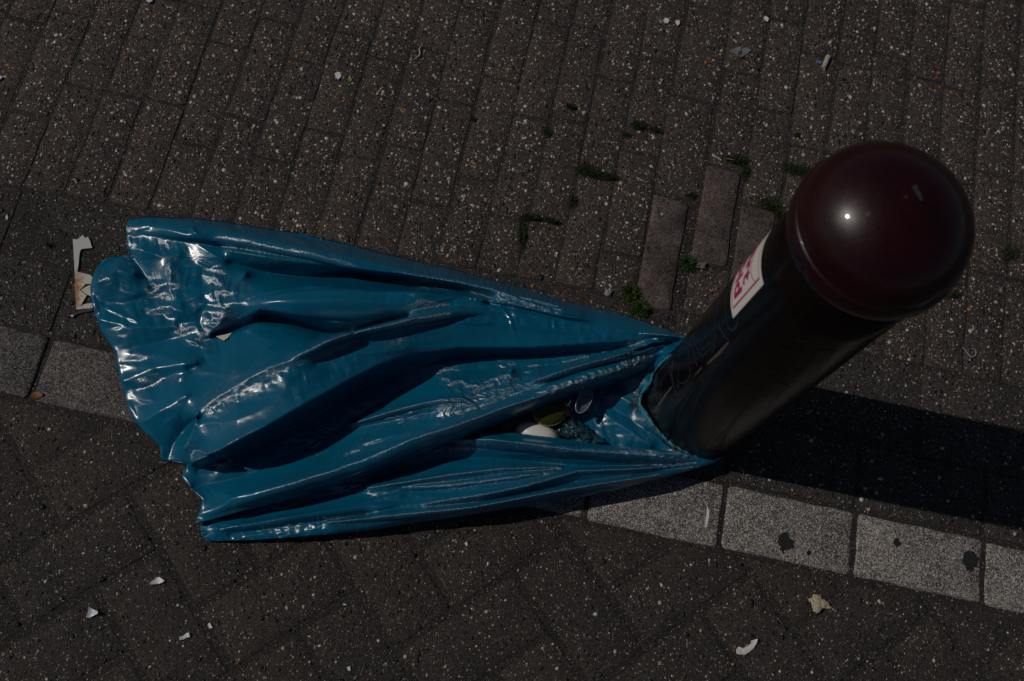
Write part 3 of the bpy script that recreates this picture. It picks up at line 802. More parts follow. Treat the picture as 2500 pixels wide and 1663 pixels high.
A1 = [
 [(310, 536, 25), (470, 531, 20), (720, 568, 12), (1100, 655, 12), (1400, 741, 34), (1527, 772, 58), (1600, 797, 75), (1674, 824, zt)],
 [(310, 536, 22), (311, 608, 16), (326, 632, 6), (296, 624, 10), (231, 659, 14), (219, 702, 12), (245, 806, 8), (288, 904, 8), (327, 1028, 14), (389, 1089, 14), (393, 1122, 6), (458, 1135, 14), (442, 1163, 12), (494, 1220, 20), (475, 1279, 20)],
 [(475, 1279, 20), (600, 1246, 32), (700, 1221, 40), (927, 1150, 48), (1100, 1078, 54), (1265, 1015, 54), (1399, 963, 54), (1565, 906, 56), (1615, 880, 60), (1650, 850, zl)],
 # roll along the far edge
 [(345, 560, 24), (470, 562, 28), (600, 578, 36), (750, 608, 42), (900, 641, 44), (1050, 676, 47), (1200, 709, 52), (1320, 738, 56), (1420, 765, 60)],
 [(560, 612, 50), (640, 626, 54), (740, 640, 56), (860, 655, 54), (1000, 672, 52), (1110, 690, 50)],
 [(560, 640, 26), (640, 664, 14), (740, 674, 8), (860, 672, 6), (1000, 688, 6), (1110, 704, 12), (1200, 726, 34)],
 # upper tube and the black gap under it
 [(575, 742, 46), (640, 716, 64), (760, 700, 74), (900, 708, 80), (1050, 716, 80), (1180, 735, 70)],
 [(600, 772, 44), (640, 752, 60), (720, 768, 66), (820, 788, 68), (900, 786, 68), (960, 768, 70), (1040, 752, 74), (1110, 744, 76)],
 [(515, 818, 10), (560, 810, 8), (605, 792, 8), (640, 774, 12), (700, 785, 16), (800, 812, 16), (862, 810, 18), (930, 788, 34), (1000, 774, 60)],
 [(500, 826, 26), (530, 826, 24), (580, 812, 30), (625, 792, 34), (700, 800, 36), (780, 820, 40)],
 # creased strip left of the tube
 [(525, 672, 42), (548, 700, 44), (556, 740, 42), (538, 790, 36), (497, 832, 26)],
 [(495, 680, 36), (495, 740, 33), (488, 790, 29)],
 [(600, 668, 44), (575, 700, 44), (582, 730, 46)],
 # great ridge across the middle
 [(485, 1005, 68), (520, 975, 80), (590, 935, 92), (650, 900, 104), (712, 878, 110), (735, 861, 116), (820, 822, 116), (900, 801, 112), (1000, 777, 104), (1124, 757, 88), (1250, 762, 78)],
 [(770, 886, 100), (860, 848, 97), (1000, 814, 90), (1100, 787, 84), (1150, 776, 86)],
 [(560, 868, 50), (460, 900, 40)], [(470, 1130, 66), (560, 1087, 96), (650, 1041, 108), (740, 989, 110), (830, 939, 104), (930, 888, 90), (1010, 860, 74), (1120, 848, 74), (1300, 848, 74), (1450, 838, 74), (1560, 830, 74), (1640, 832, 76)],
 [(480, 1150, 8), (600, 1102, 10), (700, 1050, 12), (800, 994, 16), (900, 936, 20), (990, 898, 24), (1100, 868, 26), (1300, 864, 32), (1450, 853, 44), (1560, 844, 56), (1640, 838, 66)],
 [(470, 1190, 8), (600, 1165, 12), (700, 1120, 16), (800, 1062, 20), (900, 1000, 24), (1000, 945, 24), (1080, 910, 28), (1200, 902, 34), (1350, 892, 40), (1500, 864, 52), (1630, 836, 66)],
 # far shoulder towards the bollard
 [(1250, 762, 84), (1350, 778, 78), (1450, 795, 76), (1560, 812, 80), (1674, 824, zt)],
 # long central fold
 [(560, 1216, 40), (620, 1197, 44), (800, 1142, 50), (900, 1097, 56), (1078, 1034, 64), (1155, 998, 66), (1206, 983, 68), (1295, 947, 70)],
 [(482, 1266, 18), (560, 1228, 34), (620, 1208, 44), (800, 1155, 56), (938, 1100, 64), (1002, 1073, 67), (1130, 1034, 69), (1206, 1006, 70), (1334, 961, 71), (1499, 903, 71), (1620, 848, 70)],
 [(1308, 928, 80), (1400, 897, 81), (1499, 869, 81), (1600, 836, 82), (1655, 829, 82)],
 [(1340, 943, 76), (1500, 887, 74), (1622, 842, 78)],
 [(1250, 900, 56), (1240, 938, 64), (1212, 973, 68)], [(1080, 920, 40), (1160, 940, 56), (1240, 912, 56)],
 [(860, 1035, 38), (930, 1012, 48), (1010, 990, 55), (1080, 974, 61), (1140, 975, 63), (1175, 996, 64)], [(870, 1045, 34), (950, 1028, 42), (1060, 1005, 52)],
 # left lobes
 [(326, 632, 6), (345, 660, 10), (370, 700, 12)], [(240, 690, 32), (290, 655, 40), (330, 668, 36)],
 [(340, 610, 38), (395, 628, 40), (440, 620, 42)], [(415, 640, 46), (420, 690, 40), (440, 760, 34), (440, 800, 32)], [(404, 660, 38), (408, 700, 34)],
 [(225, 730, 10), (300, 742, 22), (385, 715, 26)], [(260, 700, 30), (330, 720, 32), (375, 690, 24)],
 [(240, 780, 26), (330, 800, 34), (430, 800, 36)], [(281, 861, 10), (340, 848, 22), (420, 825, 28)],
 [(300, 930, 18), (370, 902, 36), (480, 885, 52)], [(330, 952, 16), (380, 935, 28), (430, 908, 42)],
 [(350, 1030, 26), (390, 1005, 44), (455, 965, 66)], [(485, 1018, 40), (455, 1045, 20), (425, 1080, 8), (410, 1120, 6)],
 [(485, 1006, 76), (470, 1050, 64), (452, 1092, 54), (462, 1130, 26)], [(452, 1092, 54), (505, 1108, 50), (560, 1120, 34)], [(466, 1138, 18), (550, 1128, 22)],
 [(470, 560, 38), (520, 600, 40)],
]
def add_creases(Z, lines, spec, seed):
    """taut facets: sharp little ridges and dents between the main folds"""
    r_ = random.Random(seed); extra = []
    near_ = np.full(GXX.shape, 1e9)
    for ln in lines: near_ = np.minimum(near_, dist(ln))
    for (x0, x1, y0, y1, n, a0, asp, l0, l1, d0, d1) in spec:
        k = 0; tries = 0
        while k < n and tries < n*30:
            tries += 1
            x, y = r_.uniform(x0, x1), r_.uniform(y0, y1)
            if sample(near_, np.array([x]), np.array([y]))[0] < 13: continue
            a = R(r_.uniform(a0-asp, a0+asp)); L = r_.uniform(l0, l1)/2; bend = r_.uniform(-.12, .12)*L
            P = [(x-math.cos(a)*L, y-math.sin(a)*L), (x+math.sin(a)*bend, y-math.cos(a)*bend), (x+math.cos(a)*L, y+math.sin(a)*L)]
            if any(sample(near_, np.array([p[0]]), np.array([p[1]]))[0] < 7 for p in P): continue
            dlt = r_.uniform(d0, d1)*r_.choice((-1, 1, 1))
            ends = (0, 1, 0)
            ln = [(p[0], p[1], float(sample(Z, np.array([p[0]]), np.array([p[1]]))[0])+dlt*e) for p, e in zip(P, ends)]
            extra.append(ln); near_ = np.minimum(near_, dist(ln)); k += 1
    return extra
def facets2d(X, Y, sp, seed):
    """crumpled sheet: random points joined into flat triangles, -1..1"""
    r_ = np.random.default_rng(seed)
    x0, x1, y0, y1 = X.min()-sp*2, X.max()+sp*2, Y.min()-sp*2, Y.max()+sp*2
    nx, ny = int((x1-x0)/sp)+1, int((y1-y0)/sp)+1
    gx, gy = np.meshgrid(np.arange(nx), np.arange(ny)); P = np.stack([gx.ravel(), gy.ravel()], -1).astype(float)
    P += r_.uniform(-.48, .48, P.shape); P = P*sp+[x0, y0]
    keep = r_.random(len(P)) < .82; P = P[keep]; hz = r_.uniform(-1, 1, len(P))
    vs, _, fs, ov, _, _ = delaunay_2d_cdt([Vector(p) for p in P], [], [], 0, 1e-6)
    # bucket image of the domain at fine pitch, filled triangle by triangle
    pit = sp/9; W_, H_ = int((x1-x0)/pit)+2, int((y1-y0)/pit)+2; img = np.zeros((H_, W_))
    hv = np.array([hz[o[0]] if o else 0 for o in ov]); V_ = np.array([v[:] for v in vs])
    for f in fs:
        a, b, c = ((V_[k]-[x0, y0])/pit for k in f)
        lo = np.maximum(np.floor(np.minimum(np.minimum(a, b), c)).astype(int), 0); hi = np.minimum(np.ceil(np.maximum(np.maximum(a, b), c)).astype(int)+1, [W_, H_])
        if (hi <= lo).any(): continue
        yy, xx = np.mgrid[lo[1]:hi[1], lo[0]:hi[0]]
        d = (b[1]-c[1])*(a[0]-c[0])+(c[0]-b[0])*(a[1]-c[1])
        if abs(d) < 1e-9: continue
        l1 = ((b[1]-c[1])*(xx-c[0])+(c[0]-b[0])*(yy-c[1]))/d; l2 = ((c[1]-a[1])*(xx-c[0])+(a[0]-c[0])*(yy-c[1]))/d; l3 = 1-l1-l2
        m = (l1 >= -1e-4) & (l2 >= -1e-4) & (l3 >= -1e-4)
        img[lo[1]:hi[1], lo[0]:hi[0]][m] = (l1*hv[f[0]]+l2*hv[f[1]]+l3*hv[f[2]])[m]
    x = np.clip((X-x0)/pit, 0, W_-1.001); y = np.clip((Y-y0)/pit, 0, H_-1.001); i = x.astype(int); j = y.astype(int); fx = x-i; fy = y-j
    return (img[j, i]*(1-fx)+img[j, i+1]*fx)*(1-fy)+(img[j+1, i]*(1-fx)+img[j+1, i+1]*fx)*fy
def fold_facets(px, py, sp, stretch, seed):
    th = np.arctan2(py-GYY, px-GXX); r = np.hypot(GXX-px, GYY-py)
    return facets2d(th*800, r/stretch, sp, seed)
Z1 = blur(solve(A1), 1)
Z1 = Z1*(.50+.50*np.clip((GXX-250)/330, 0, 1))
def tube_relief(line, w_, h_, taper=.12):
    D = np.full(GXX.shape, 1e9); T = np.zeros(GXX.shape)
    L_ = [math.hypot(q[0]-p[0], q[1]-p[1]) for p, q in zip(line[:-1], line[1:])]; tot = sum(L_); acc = 0
    for (p, q), l in zip(zip(line[:-1], line[1:]), L_):
        dx, dy = q[0]-p[0], q[1]-p[1]; t = np.clip(((GXX-p[0])*dx+(GYY-p[1])*dy)/(l*l), 0, 1)
        d = (GXX-p[0]-t*dx)**2+(GYY-p[1]-t*dy)**2; m = d < D; D[m] = d[m]; T[m] = (acc+t[m]*l)/tot; acc += l
    D = np.sqrt(D); k = np.clip(np.minimum(T, 1-T)/taper, 0, 1); k = k*k*(3-2*k)
    ww = w_*(.45+.55*k)*(.9+.25*(vnoise(T*6, T*0, int(w_*7))-.5))
    return h_*k*np.sqrt(np.clip(1-(D/ww)**2, 0, 1))
Z1 += tube_relief([(330, 556), (470, 562), (600, 580), (750, 609), (900, 641), (1050, 676), (1200, 711), (1320, 739), (1430, 764), (1510, 785)], 31, 24)
Z1 += tube_relief([(470, 1268), (560, 1230), (620, 1211), (800, 1163), (938, 1112), (1002, 1082), (1130, 1040), (1206, 1012), (1334, 964), (1499, 908), (1640, 848)], 27, 20, .2)
Z1 += tube_relief([(1270, 942), (1308, 929), (1400, 898), (1499, 870), (1600, 838), (1660, 826)], 15, 12, .25)
Z1 += tube_relief([(700, 888), (737, 868), (820, 827), (900, 806), (1000, 783), (1124, 762), (1200, 762)], 15, 13, .2)
Z1 += tube_relief([(575, 757), (640, 745), (760, 742), (900, 745), (1050, 735), (1150, 738)], 40, 18, .25)
Z1 += tube_relief([(830, 1040), (930, 1012), (1010, 991), (1080, 976), (1130, 975), (1180, 996)], 10, 5, .2)
for ln_ in ([(1141, 854), (1185, 868), (1230, 880), (1300, 886)], [(1200, 722), (1245, 775), (1258, 825)], [(1353, 778), (1354, 802)], [(1110, 785), (1160, 791), (1210, 788)],
            [(640, 905), (700, 870), (760, 835)], [(430, 930), (470, 905)], [(445, 822), (500, 848), (536, 846)], [(245, 745), (300, 770), (345, 790)], [(480, 634), (520, 653)], [(505, 735), (470, 765)],
            [(872, 664), (866, 700)], [(700, 680), (770, 690), (850, 695)], [(1040, 742), (1100, 728), (1170, 700)], [(420, 660), (412, 700), (425, 735)], [(620, 1160), (700, 1118), (760, 1086)], [(560, 930), (600, 900), (650, 872)]):
    Z1 += tube_relief(ln_, 4.5, 1.5, .25)
lit = vnoise(GXX/130, GYY/90, 3)
def fan(px, py, f1, r1, amp1, f2, r2, amp2, seed):
    """long taut folds that all run to the bollard"""
    th = np.arctan2(GYY-py, px-GXX); r = np.hypot(GXX-px, GYY-py)
    wob = (vnoise(r/170, th*3, seed+9)-.5)*.05
    a = 1-2*np.abs(vnoise((th+wob)*f1+50, r/r1, seed)-.5)*2; b = 1-2*np.abs(vnoise((th-wob)*f2+50, r/r2, seed+1)-.5)*2
    k = np.clip(r/700, .05, 1.2)
    return (a*amp1+b*amp2)*k
kf = np.clip(np.hypot(GXX-1700, GYY-840)/700, .08, 1.0); kleft = np.clip((640-GXX)/220, 0, 1)
Z1 = Z1 + fan(1740, 850, 13, 420, 2.6, 34, 240, .7, 21)
Z1 = Z1 + (1-kleft*.8)*kf*(fold_facets(1740, 850, 46, 3.2, 201)*2.2)
wx_ = (vnoise(GXX/120, GYY/120, 301)-.5)*60
Z1 = Z1 + kleft*np.clip(dist(WC)/55, 0, 1)*(facets2d(GXX+wx_, GYY*1.25, 70, 205)*4.5+facets2d(GXX, GYY+wx_, 30, 207)*1.2)
nearleft = np.clip((560-GXX)/250, 0, 1)
dT = dist(TC); Z1 += 16*np.sqrt(np.clip(1-(1-np.clip(dT/34, 0, 1))**2, 0, 1))-16
dL = dist(LC); kL = np.clip((GXX-470)/330, .15, 1); Z1 += kL*(15*np.sqrt(np.clip(1-(1-np.clip(dL/26, 0, 1))**2, 0, 1))-15)
dW = dist(WC); Z1 += 3*np.sqrt(np.clip(1-(1-np.clip(dW/8, 0, 1))**2, 0, 1))-3
# converge to clean pleats next to the bollard
Z1 = blur(np.maximum(Z1, 4.0), 1)

EXC = .006+.034*np.clip(WR, 0, 1.2)*(1+.4*np.clip((GXX-1000)/200, 0, 1))+.014*np.clip((vnoise(GXX/85, GYY/60, 401)-.45)*3, 0, 1)+.012*np.clip((600-GXX)/200, 0, 1)*vnoise(GXX/60, GYY/60, 403)
EXC *= np.clip((1720-GXX)/260, .25, 1); EXC = blur(EXC, 4)
exc = lambda u, v: sample(EXC, u, v)
ns, nt1 = 560, 250
top = smooth_curve(curve(TC, ns), 4); bot = smooth_curve(curve(LC, ns), 6); lef = smooth_curve(curve(WC, nt1), 1); rig = curve([(1674, 824), (1662, 836), (1650, 850)], nt1)
upper = film('upper_film', top, bot, lef, rig, Z1, M_BAG, bagP, skirt=(.06, .05, .02, 0), low=2.5, excess=exc, seed=5)

# near strip, below the central fold
UC = [(488, 1285), (510, 1262), (600, 1236), (700, 1208), (800, 1180), (927, 1136), (1040, 1090), (1100, 1066), (1150, 1056), (1183, 1050), (1246, 1056), (1341, 1067), (1456, 1084), (1600, 1097), (1690, 1106), (1765, 1115)]
BCv = [(505, 1321), (560, 1320), (634, 1317), (760, 1308), (900, 1296), (1011, 1277), (1120, 1262), (1223, 1245), (1330, 1229), (1434, 1211), (1500, 1198), (1561, 1182), (1640, 1162), (1722, 1137), (1765, 1119)]
z2 = zb(1745, 1116)
A2 = [
 [(480, 1282, 10), (700, 1208, 12), (927, 1136, 14), (1100, 1066, 20), (1160, 1054, 34), (1200, 1051, 44), (1246, 1056, 50), (1341, 1067, 52), (1456, 1084, 52), (1600, 1097, 52), (1700, 1108, 50), (1765, 1115, 48)],
 [(505, 1321, 14), (634, 1317, 22), (900, 1296, 30), (1011, 1277, 36), (1223, 1245, 44), (1434, 1211, 46), (1561, 1182, 46), (1722, 1137, 46), (1765, 1119, 48)],
 [(475, 1279, 10), (490, 1300, 14), (505, 1321, 14)],
 [(1130, 1072, 37), (1200, 1073, 53), (1340, 1092, 55), (1456, 1104, 51), (1600, 1113, 48), (1740, 1117, 40)],
 [(900, 1170, 14), (1000, 1138, 14), (1080, 1118, 16), (1200, 1118, 20), (1341, 1131, 20), (1418, 1137, 24), (1600, 1139, 32), (1730, 1126, 46)],
 [(600, 1262, 12), (750, 1225, 12), (900, 1180, 14)],
 [(900, 1190, 34), (1000, 1175, 40), (1100, 1159, 44), (1230, 1143, 42), (1370, 1139, 35)],
 [(960, 1196, 38), (1110, 1183, 43), (1250, 1165, 45), (1370, 1147, 38)],
 [(960, 1238, 42), (1170, 1211, 50), (1290, 1186, 52), (1370, 1162, 50), (1410, 1149, 50), (1560, 1144, 48), (1700, 1131, 47)],
 [(1060, 1240, 43), (1170, 1225, 40), (1290, 1201, 36), (1400, 1176, 36), (1560, 1157, 38), (1700, 1137, 44)],
 [(800, 1274, 38), (1020, 1253, 50), (1160, 1238, 57), (1260, 1218, 58), (1370, 1196, 58), (1450, 1183, 56), (1600, 1161, 52), (1715, 1138, 47)],
 [(540, 1292, 24), (700, 1264, 38), (900, 1226, 42), (980, 1206, 42)], [(560, 1306, 14), (700, 1286, 22), (900, 1256, 26)],
 [(530, 1288, 26), (522, 1305, 18)],
]
Z2 = blur(solve(A2), 1)
Z2 = Z2*(.6+.4*np.clip((GXX-480)/300, 0, 1))
for ln_, w_, h_ in (([(1100, 1082), (1200, 1078), (1340, 1094), (1456, 1105), (1600, 1113), (1740, 1118)], 19, 14), ([(900, 1190), (1000, 1175), (1100, 1159), (1230, 1143), (1380, 1138)], 8, 4.5),
                    ([(960, 1196), (1110, 1183), (1250, 1165), (1380, 1146)], 8, 5), ([(960, 1238), (1170, 1211), (1290, 1186), (1370, 1162), (1410, 1149), (1560, 1144), (1710, 1130)], 10, 6),
                    ([(760, 1278), (1020, 1253), (1160, 1238), (1260, 1218), (1370, 1196), (1450, 1183), (1600, 1161), (1725, 1135)], 12, 8), ([(520, 1296), (700, 1268), (900, 1240), (1000, 1226)], 12, 6)):
    Z2 += tube_relief(ln_, w_, h_, .2)
kf2 = np.clip(np.hypot(GXX-1760, GYY-1118)/600, .06, 1)
Z2 = Z2+fan(1800, 1118, 22, 380, 2.0, 60, 200, .6, 61)+kf2*(fold_facets(1800, 1118, 34, 4.5, 211)*1.6)
dB = dist(BCv); kB = np.clip((GXX-490)/400, .25, 1); Z2 += kB*(12*np.sqrt(np.clip(1-(1-np.clip(dB/16, 0, 1))**2, 0, 1))-12)
dU = dist(UC[9:]); Z2 += 14*np.sqrt(np.clip(1-(1-np.clip(dU/20, 0, 1))**2, 0, 1))-14
Z2 = blur(np.maximum(Z2, 4), 1)
nt2 = 110
lower = film('near_film', smooth_curve(curve(UC, ns), 4), smooth_curve(curve(BCv, ns), 5), curve([(488, 1285), (490, 1303), (505, 1321)], nt2), curve([(1765, 1115), (1767, 1117), (1765, 1119)], nt2),
             Z2, M_BAG, bagP, skirt=(.08, .16, .01, 0), low=2.5, excess=exc, seed=8)

# inside of the mouth, seen through the gap, ending in a torn rim on the bollard
RIM = [(1640, 862), (1622, 881), (1606, 897), (1597, 908), (1588, 938), (1568, 962), (1563, 988), (1578, 1008), (1592, 1032), (1616, 1062), (1643, 1086), (1682, 1108), (1730, 1122)]
rimz = [max(zb(x+6, y), 20) for x, y in RIM]
Bl = [[(x, y, min(z, 85)) for (x, y), z in zip(RIM, rimz)],
      [(1180, 1060, 6), (1300, 1085, 6), (1450, 1100, 8), (1600, 1110, 16)], [(1180, 1010, 4), (1300, 960, 6), (1450, 900, 12), (1560, 880, 26)],
      [(1300, 1020, 4), (1400, 1010, 6), (1470, 1010, 10)],
      [(1500, 960, 22), (1540, 985, 34), (1563, 1000, rimz[6]-6)], [(1480, 985, 12), (1540, 1025, 20), (1600, 1065, 30), (1650, 1098, 34)],
      [(1460, 1000, 14), (1530, 1048, 26), (1590, 1090, 34)], [(1500, 935, 18), (1550, 925, 34), (1590, 912, 48)]]
Z3 = blur(solve(Bl), 3)+facets2d(GXX, GYY, 40, 221)*2.2
tB3 = curve([(1170, 1010), (1300, 960), (1450, 890), (1570, 862), (1645, 845)], 240); bB3 = curve([(1170, 1075), (1300, 1105), (1450, 1120), (1600, 1128), (1735, 1128)], 240)
rB3 = smooth_curve(curve([(1645, 845)]+RIM[1:-1]+[(1735, 1128)], 120), 1)
inner = film('inner_film', tB3, bB3, curve([(1170, 1010), (1165, 1040), (1170, 1075)], 120), rB3, Z3, M_BAGIN, bagP, skirt=(0, 0, 0, 0), excess=lambda u, v: np.full(u.shape, .022), seed=9)
# torn, stretched rim: a crinkled band that follows the edge
Cr = smooth_curve(curve(RIM, 260), 2); zr = sample(Z3, Cr[:, 0], Cr[:, 1])
dC = np.gradient(Cr, axis=0); nC = np.stack([dC[:, 1], -dC[:, 0]], -1); nC /= np.linalg.norm(nC, axis=1)[:, None]+1e-9
if (nC[:, 0].mean()) > 0: nC = -nC                    # towards the bag
V, Fc = [], []; kk = 9
for i in range(260):
    fr_ = (i/259); wd = 11*(math.sin(math.pi*min(max(fr_*1.02, .02), .98))**.6)*(.62+.1*random.random()+.25*math.sin(i*.11)+.18*math.sin(i*.27+1))
    jag = random.uniform(-.9, .9)
    for j in range(kk):
        t = j/(kk-1); off = (-3+jag) + (wd+3)*t
        px, py = Cr[i]+nC[i]*off
        h = zr[i]*(1-t)+sample(Z3, np.array([px]), np.array([py]))[0]*t+1.0+5.5*math.sin(math.pi*t)*(.7+.3*math.sin(i*.4))+random.uniform(-.5, .5)
        V.append(G(px, py, h/1000.0))
for i in range(259):
    for j in range(kk-1): Fc.append((i*kk+j, (i+1)*kk+j, (i+1)*kk+j+1, i*kk+j+1))
rim = mesh('torn_rim', V, Fc, M_RIM); rim.parent = bagP
# threads of stretched film running off the rim into the bag
tv, tf = [], []
TH = []
def tube3(pts, r, tv, tf, sides=5):
    b = len(tv); P = [Vector(p) for p in pts]
    for i, p in enumerate(P):
        d = (P[min(i+1, len(P)-1)]-P[max(i-1, 0)]).normalized(); a = d.orthogonal().normalized(); c = d.cross(a)
        rr = r*(.5+.5*math.sin(math.pi*(i+.5)/len(P)))
        for k in range(sides):
            an = 2*math.pi*k/sides; tv.append(p+a*math.cos(an)*rr+c*math.sin(an)*rr)
    for i in range(len(P)-1):
        for k in range(sides):
            k2 = (k+1) % sides; tf.append((b+i*sides+k, b+i*sides+k2, b+(i+1)*sides+k2, b+(i+1)*sides+k))
for k in range(12):
    tv, tf = [], []
    i0 = random.randint(40, 150); p = Cr[i0]; a = math.atan2(nC[i0][1], nC[i0][0])+random.uniform(-.5, .5); L = random.uniform(12, 55)
    pts = []
    for q in range(7):
        t = q/6; x = p[0]+math.cos(a)*L*t+random.uniform(-1.5, 1.5); y = p[1]+math.sin(a)*L*t+random.uniform(-1.5, 1.5)
        pts.append(G(x, y, (sample(Z3, np.array([x]), np.array([y]))[0]+1.2)/1000))
    tube3(pts, random.uniform(.0003, .0006), tv, tf)
    TH.append(mesh('stretch_wrinkle', tv, tf, M_RIM))

for ch in (upper, lower, inner, rim, *TH):
    ch.parent = bag; ch.location = -Vector(bag.location)
bpy.data.objects.remove(bagP)

def topz(px, py, Z=Z1): return float(sample(Z, np.array([float(px)]), np.array([float(py)]))[0])/1000

# ------------------------------------------------------------------ rubbish in the mouth of the bag
def thing(o, label, cat, group=None, move=True):
    if move and o.type == 'MESH': reorigin(o)
    return tag(o, label, cat, group)
M_WHITE = flat('white_polypropylene', (.72, .70, .65), .38, noise=.04, nsc=30)
def grey_film():
    s = NT('grey_clear_film'); s.b.inputs['Base Color'].default_value = (.45, .44, .46, 1); s.b.inputs['Roughness'].default_value = .25
    s.b.inputs['Transmission Weight'].default_value = .75; s.b.inputs['IOR'].default_value = 1.2; s.bump(s.vor(200).outputs['Distance'], .001); return s.m
def clear(name, col, rough=.06):
    s = NT(name); s.b.inputs['Base Color'].default_value = (*col, 1); s.b.inputs['Roughness'].default_value = rough
    s.b.inputs['Transmission Weight'].default_value = .92; s.b.inputs['IOR'].default_value = 1.35
    s.bump(s.noise(150, 3), .0006, .5); return s.m
M_CLEAR = clear('clear_plastic', (.75, .85, .9)); M_OLIVE = flat('olive_translucent_plastic', (.040, .042, .012), .25)
M_RIMY = flat('pale_olive_rim', (.20, .19, .07), .3); M_AMB = flat('amber_plastic', (.5, .2, .02), .3)

def dome(name, px, py, z, rx, ry, hz, rot, mat, prof_pow=2.2, n=64, rings=14, tiltx=0, tilty=0):
    V, Fc = [], []
    c = g3(px, py, z)
    for k in range(rings+1):
        t = k/rings*math.pi/2
        for i in range(n):
            a = 2*math.pi*i/n
            V.append(Vector((rx*math.cos(a)*math.cos(t)**(2/prof_pow), ry*math.sin(a)*math.cos(t)**(2/prof_pow), hz*math.sin(t)**(2/prof_pow))))
    R_ = Matrix.Rotation(rot, 3, 'Z')@Matrix.Rotation(tiltx, 3, 'X')@Matrix.Rotation(tilty, 3, 'Y')
    V = [R_@v+c for v in V]
    for k in range(rings):
        for i in range(n):
            j = (i+1) % n; Fc.append((k*n+i, k*n+j, (k+1)*n+j, (k+1)*n+i))
    Fc.append(tuple(range(n-1, -1, -1)))
    return mesh(name, V, Fc, mat)
o = dome('plastic_tub', 1310, 1068, .006, .038, .022, .034, R(-14), M_WHITE, 2.6, tilty=R(-4))
thing(o, 'smooth white plastic tub base showing in the gap of the blue bag', 'tub')
e_ = dome('round_lid', 1343, 1008, .040, .026, .020, .009, R(15), M_OLIVE, 3.0, tiltx=R(10))
thing(e_, 'round dark olive translucent lid lying above the white tub in the bag mouth', 'lid')
tv, tf = [], []
cc = g3(1343, 1008, .0415); pts = []
for i in range(40):
    a = 2*math.pi*i/39; v = Matrix.Rotation(R(15), 3, 'Z')@Vector((.0262*math.cos(a), .0202*math.sin(a), 0.0)); v = Matrix.Rotation(R(8), 3, 'X')@v; pts.append(v+cc)
tube3(pts, .0016, tv, tf, 6)
q = mesh('raised_edge', tv, tf, M_RIMY); q.parent = e_; q.location = -Vector(e_.location)
# clear spoon: an oval bowl with a raised rim and a handle that goes under the fold
cs = g3(1422, 979, .043); RS = Matrix.Rotation(R(62), 3, 'Z')@Matrix.Rotation(R(18), 3, 'X')
V, Fc = [], []; n = 40
for k in range(8):
    t = k/7
    for i in range(n):
        a = 2*math.pi*i/n; V.append(RS@Vector((.023*math.cos(a)*t, .0115*math.sin(a)*t, .006*t**2.5))+cs)
for k in range(7):
    for i in range(n):
        j = (i+1) % n; Fc.append((k*n+i, k*n+j, (k+1)*n+j, (k+1)*n+i))
b = len(V)
hw = [(.022, .0035, .006), (.035, .0028, .004), (.055, .0028, -.002), (.085, .0035, -.010)]
for x, wv, z_ in hw:
    for sg in (-1, 1): V.append(RS@Vector((x, sg*wv, z_))+cs)
for i in range(3): Fc.append((b+2*i, b+2*i+1, b+2*i+3, b+2*i+2))
o = mesh('plastic_spoon', V, Fc, M_CLEAR)
md = o.modifiers.new('thickness', 'SOLIDIFY'); md.thickness = .0009
sp_ = thing(o, 'clear plastic spoon with an oval bowl poking out below the long fold of the bag', 'spoon')
tv, tf = [], []; pts = [RS@Vector((.023*math.cos(6.283*i/47), .0115*math.sin(6.283*i/47), .0065))+cs for i in range(48)]
tube3(pts, .0011, tv, tf, 6); q = mesh('spoon_rim', tv, tf, flat('clear_plastic_edge', (.25, .28, .36), .15, .8)); q.parent = sp_; q.location = -Vector(sp_.location)
# crumpled clear wrapper
def crumpled(name, poly, z0, amp, mat, seed, n=34, slope=(0, 0)):
    (a, b, c, d) = [np.array(p, float) for p in poly]; r_ = np.random.default_rng(seed)
    V, Fc = [], []
    for i in range(n):
        for j in range(n):
            s, t = i/(n-1), j/(n-1); p = (1-s)*(1-t)*a+s*(1-t)*b+s*t*c+(1-s)*t*d
            x, y = p[0]/11, p[1]/11
            h = abs(float(vnoise(np.array([x]), np.array([y]), seed)[0])-.5)*2; h2 = abs(float(vnoise(np.array([x*2.3]), np.array([y*2.3]), seed+3)[0])-.5)*2
            ed = min(s, 1-s, t, 1-t); p = p+r_.normal(0, .8, 2)+(np.array([vnoise(np.array([x*1.3]), np.array([y*1.3]), seed+7)[0], vnoise(np.array([x*1.3]), np.array([y*1.3]), seed+9)[0]])-.5)*14
            V.append(G(p[0], p[1], z0+amp*(h*.8+h2*.4)+slope[0]*s+slope[1]*t+amp*.8*min(1, ed*4)))
    for i in range(n-1):
        for j in range(n-1): Fc.append((i*n+j, (i+1)*n+j, (i+1)*n+j+1, i*n+j+1))
    return mesh(name, V, Fc, mat)
def wrapper_mat():
    s = NT('dark_clear_wrapper'); s.b.inputs['Base Color'].default_value = (.03, .10, .13, 1); s.b.inputs['Roughness'].default_value = .12
    s.b.inputs['Transmission Weight'].default_value = .5; s.b.inputs['IOR'].default_value = 1.45; s.bump(s.vor(160).outputs['Distance'], .0015); return s.m
o = crumpled('plastic_wrapper', [(1352, 1048), (1392, 1012), (1475, 1076), (1440, 1108)], .020, .014, wrapper_mat(), 5)
thing(o, 'shiny crumpled clear wrapper beside the white tub, against the inner film', 'wrapper')
o = crumpled('film_scrap', [(1205, 1050), (1240, 1016), (1272, 1012), (1240, 1068)], .018, .004, flat('milky_grey_film', (.07, .068, .075), .35), 9, 16)
thing(o, 'milky grey piece of film at the narrow left end of the bag opening', 'film scrap')
o = crumpled('film_piece', [(1322, 1040), (1336, 1034), (1352, 1055), (1344, 1074)], .034, .002, flat('greyish_white_film', (.26, .25, .26), .35), 13, 14)
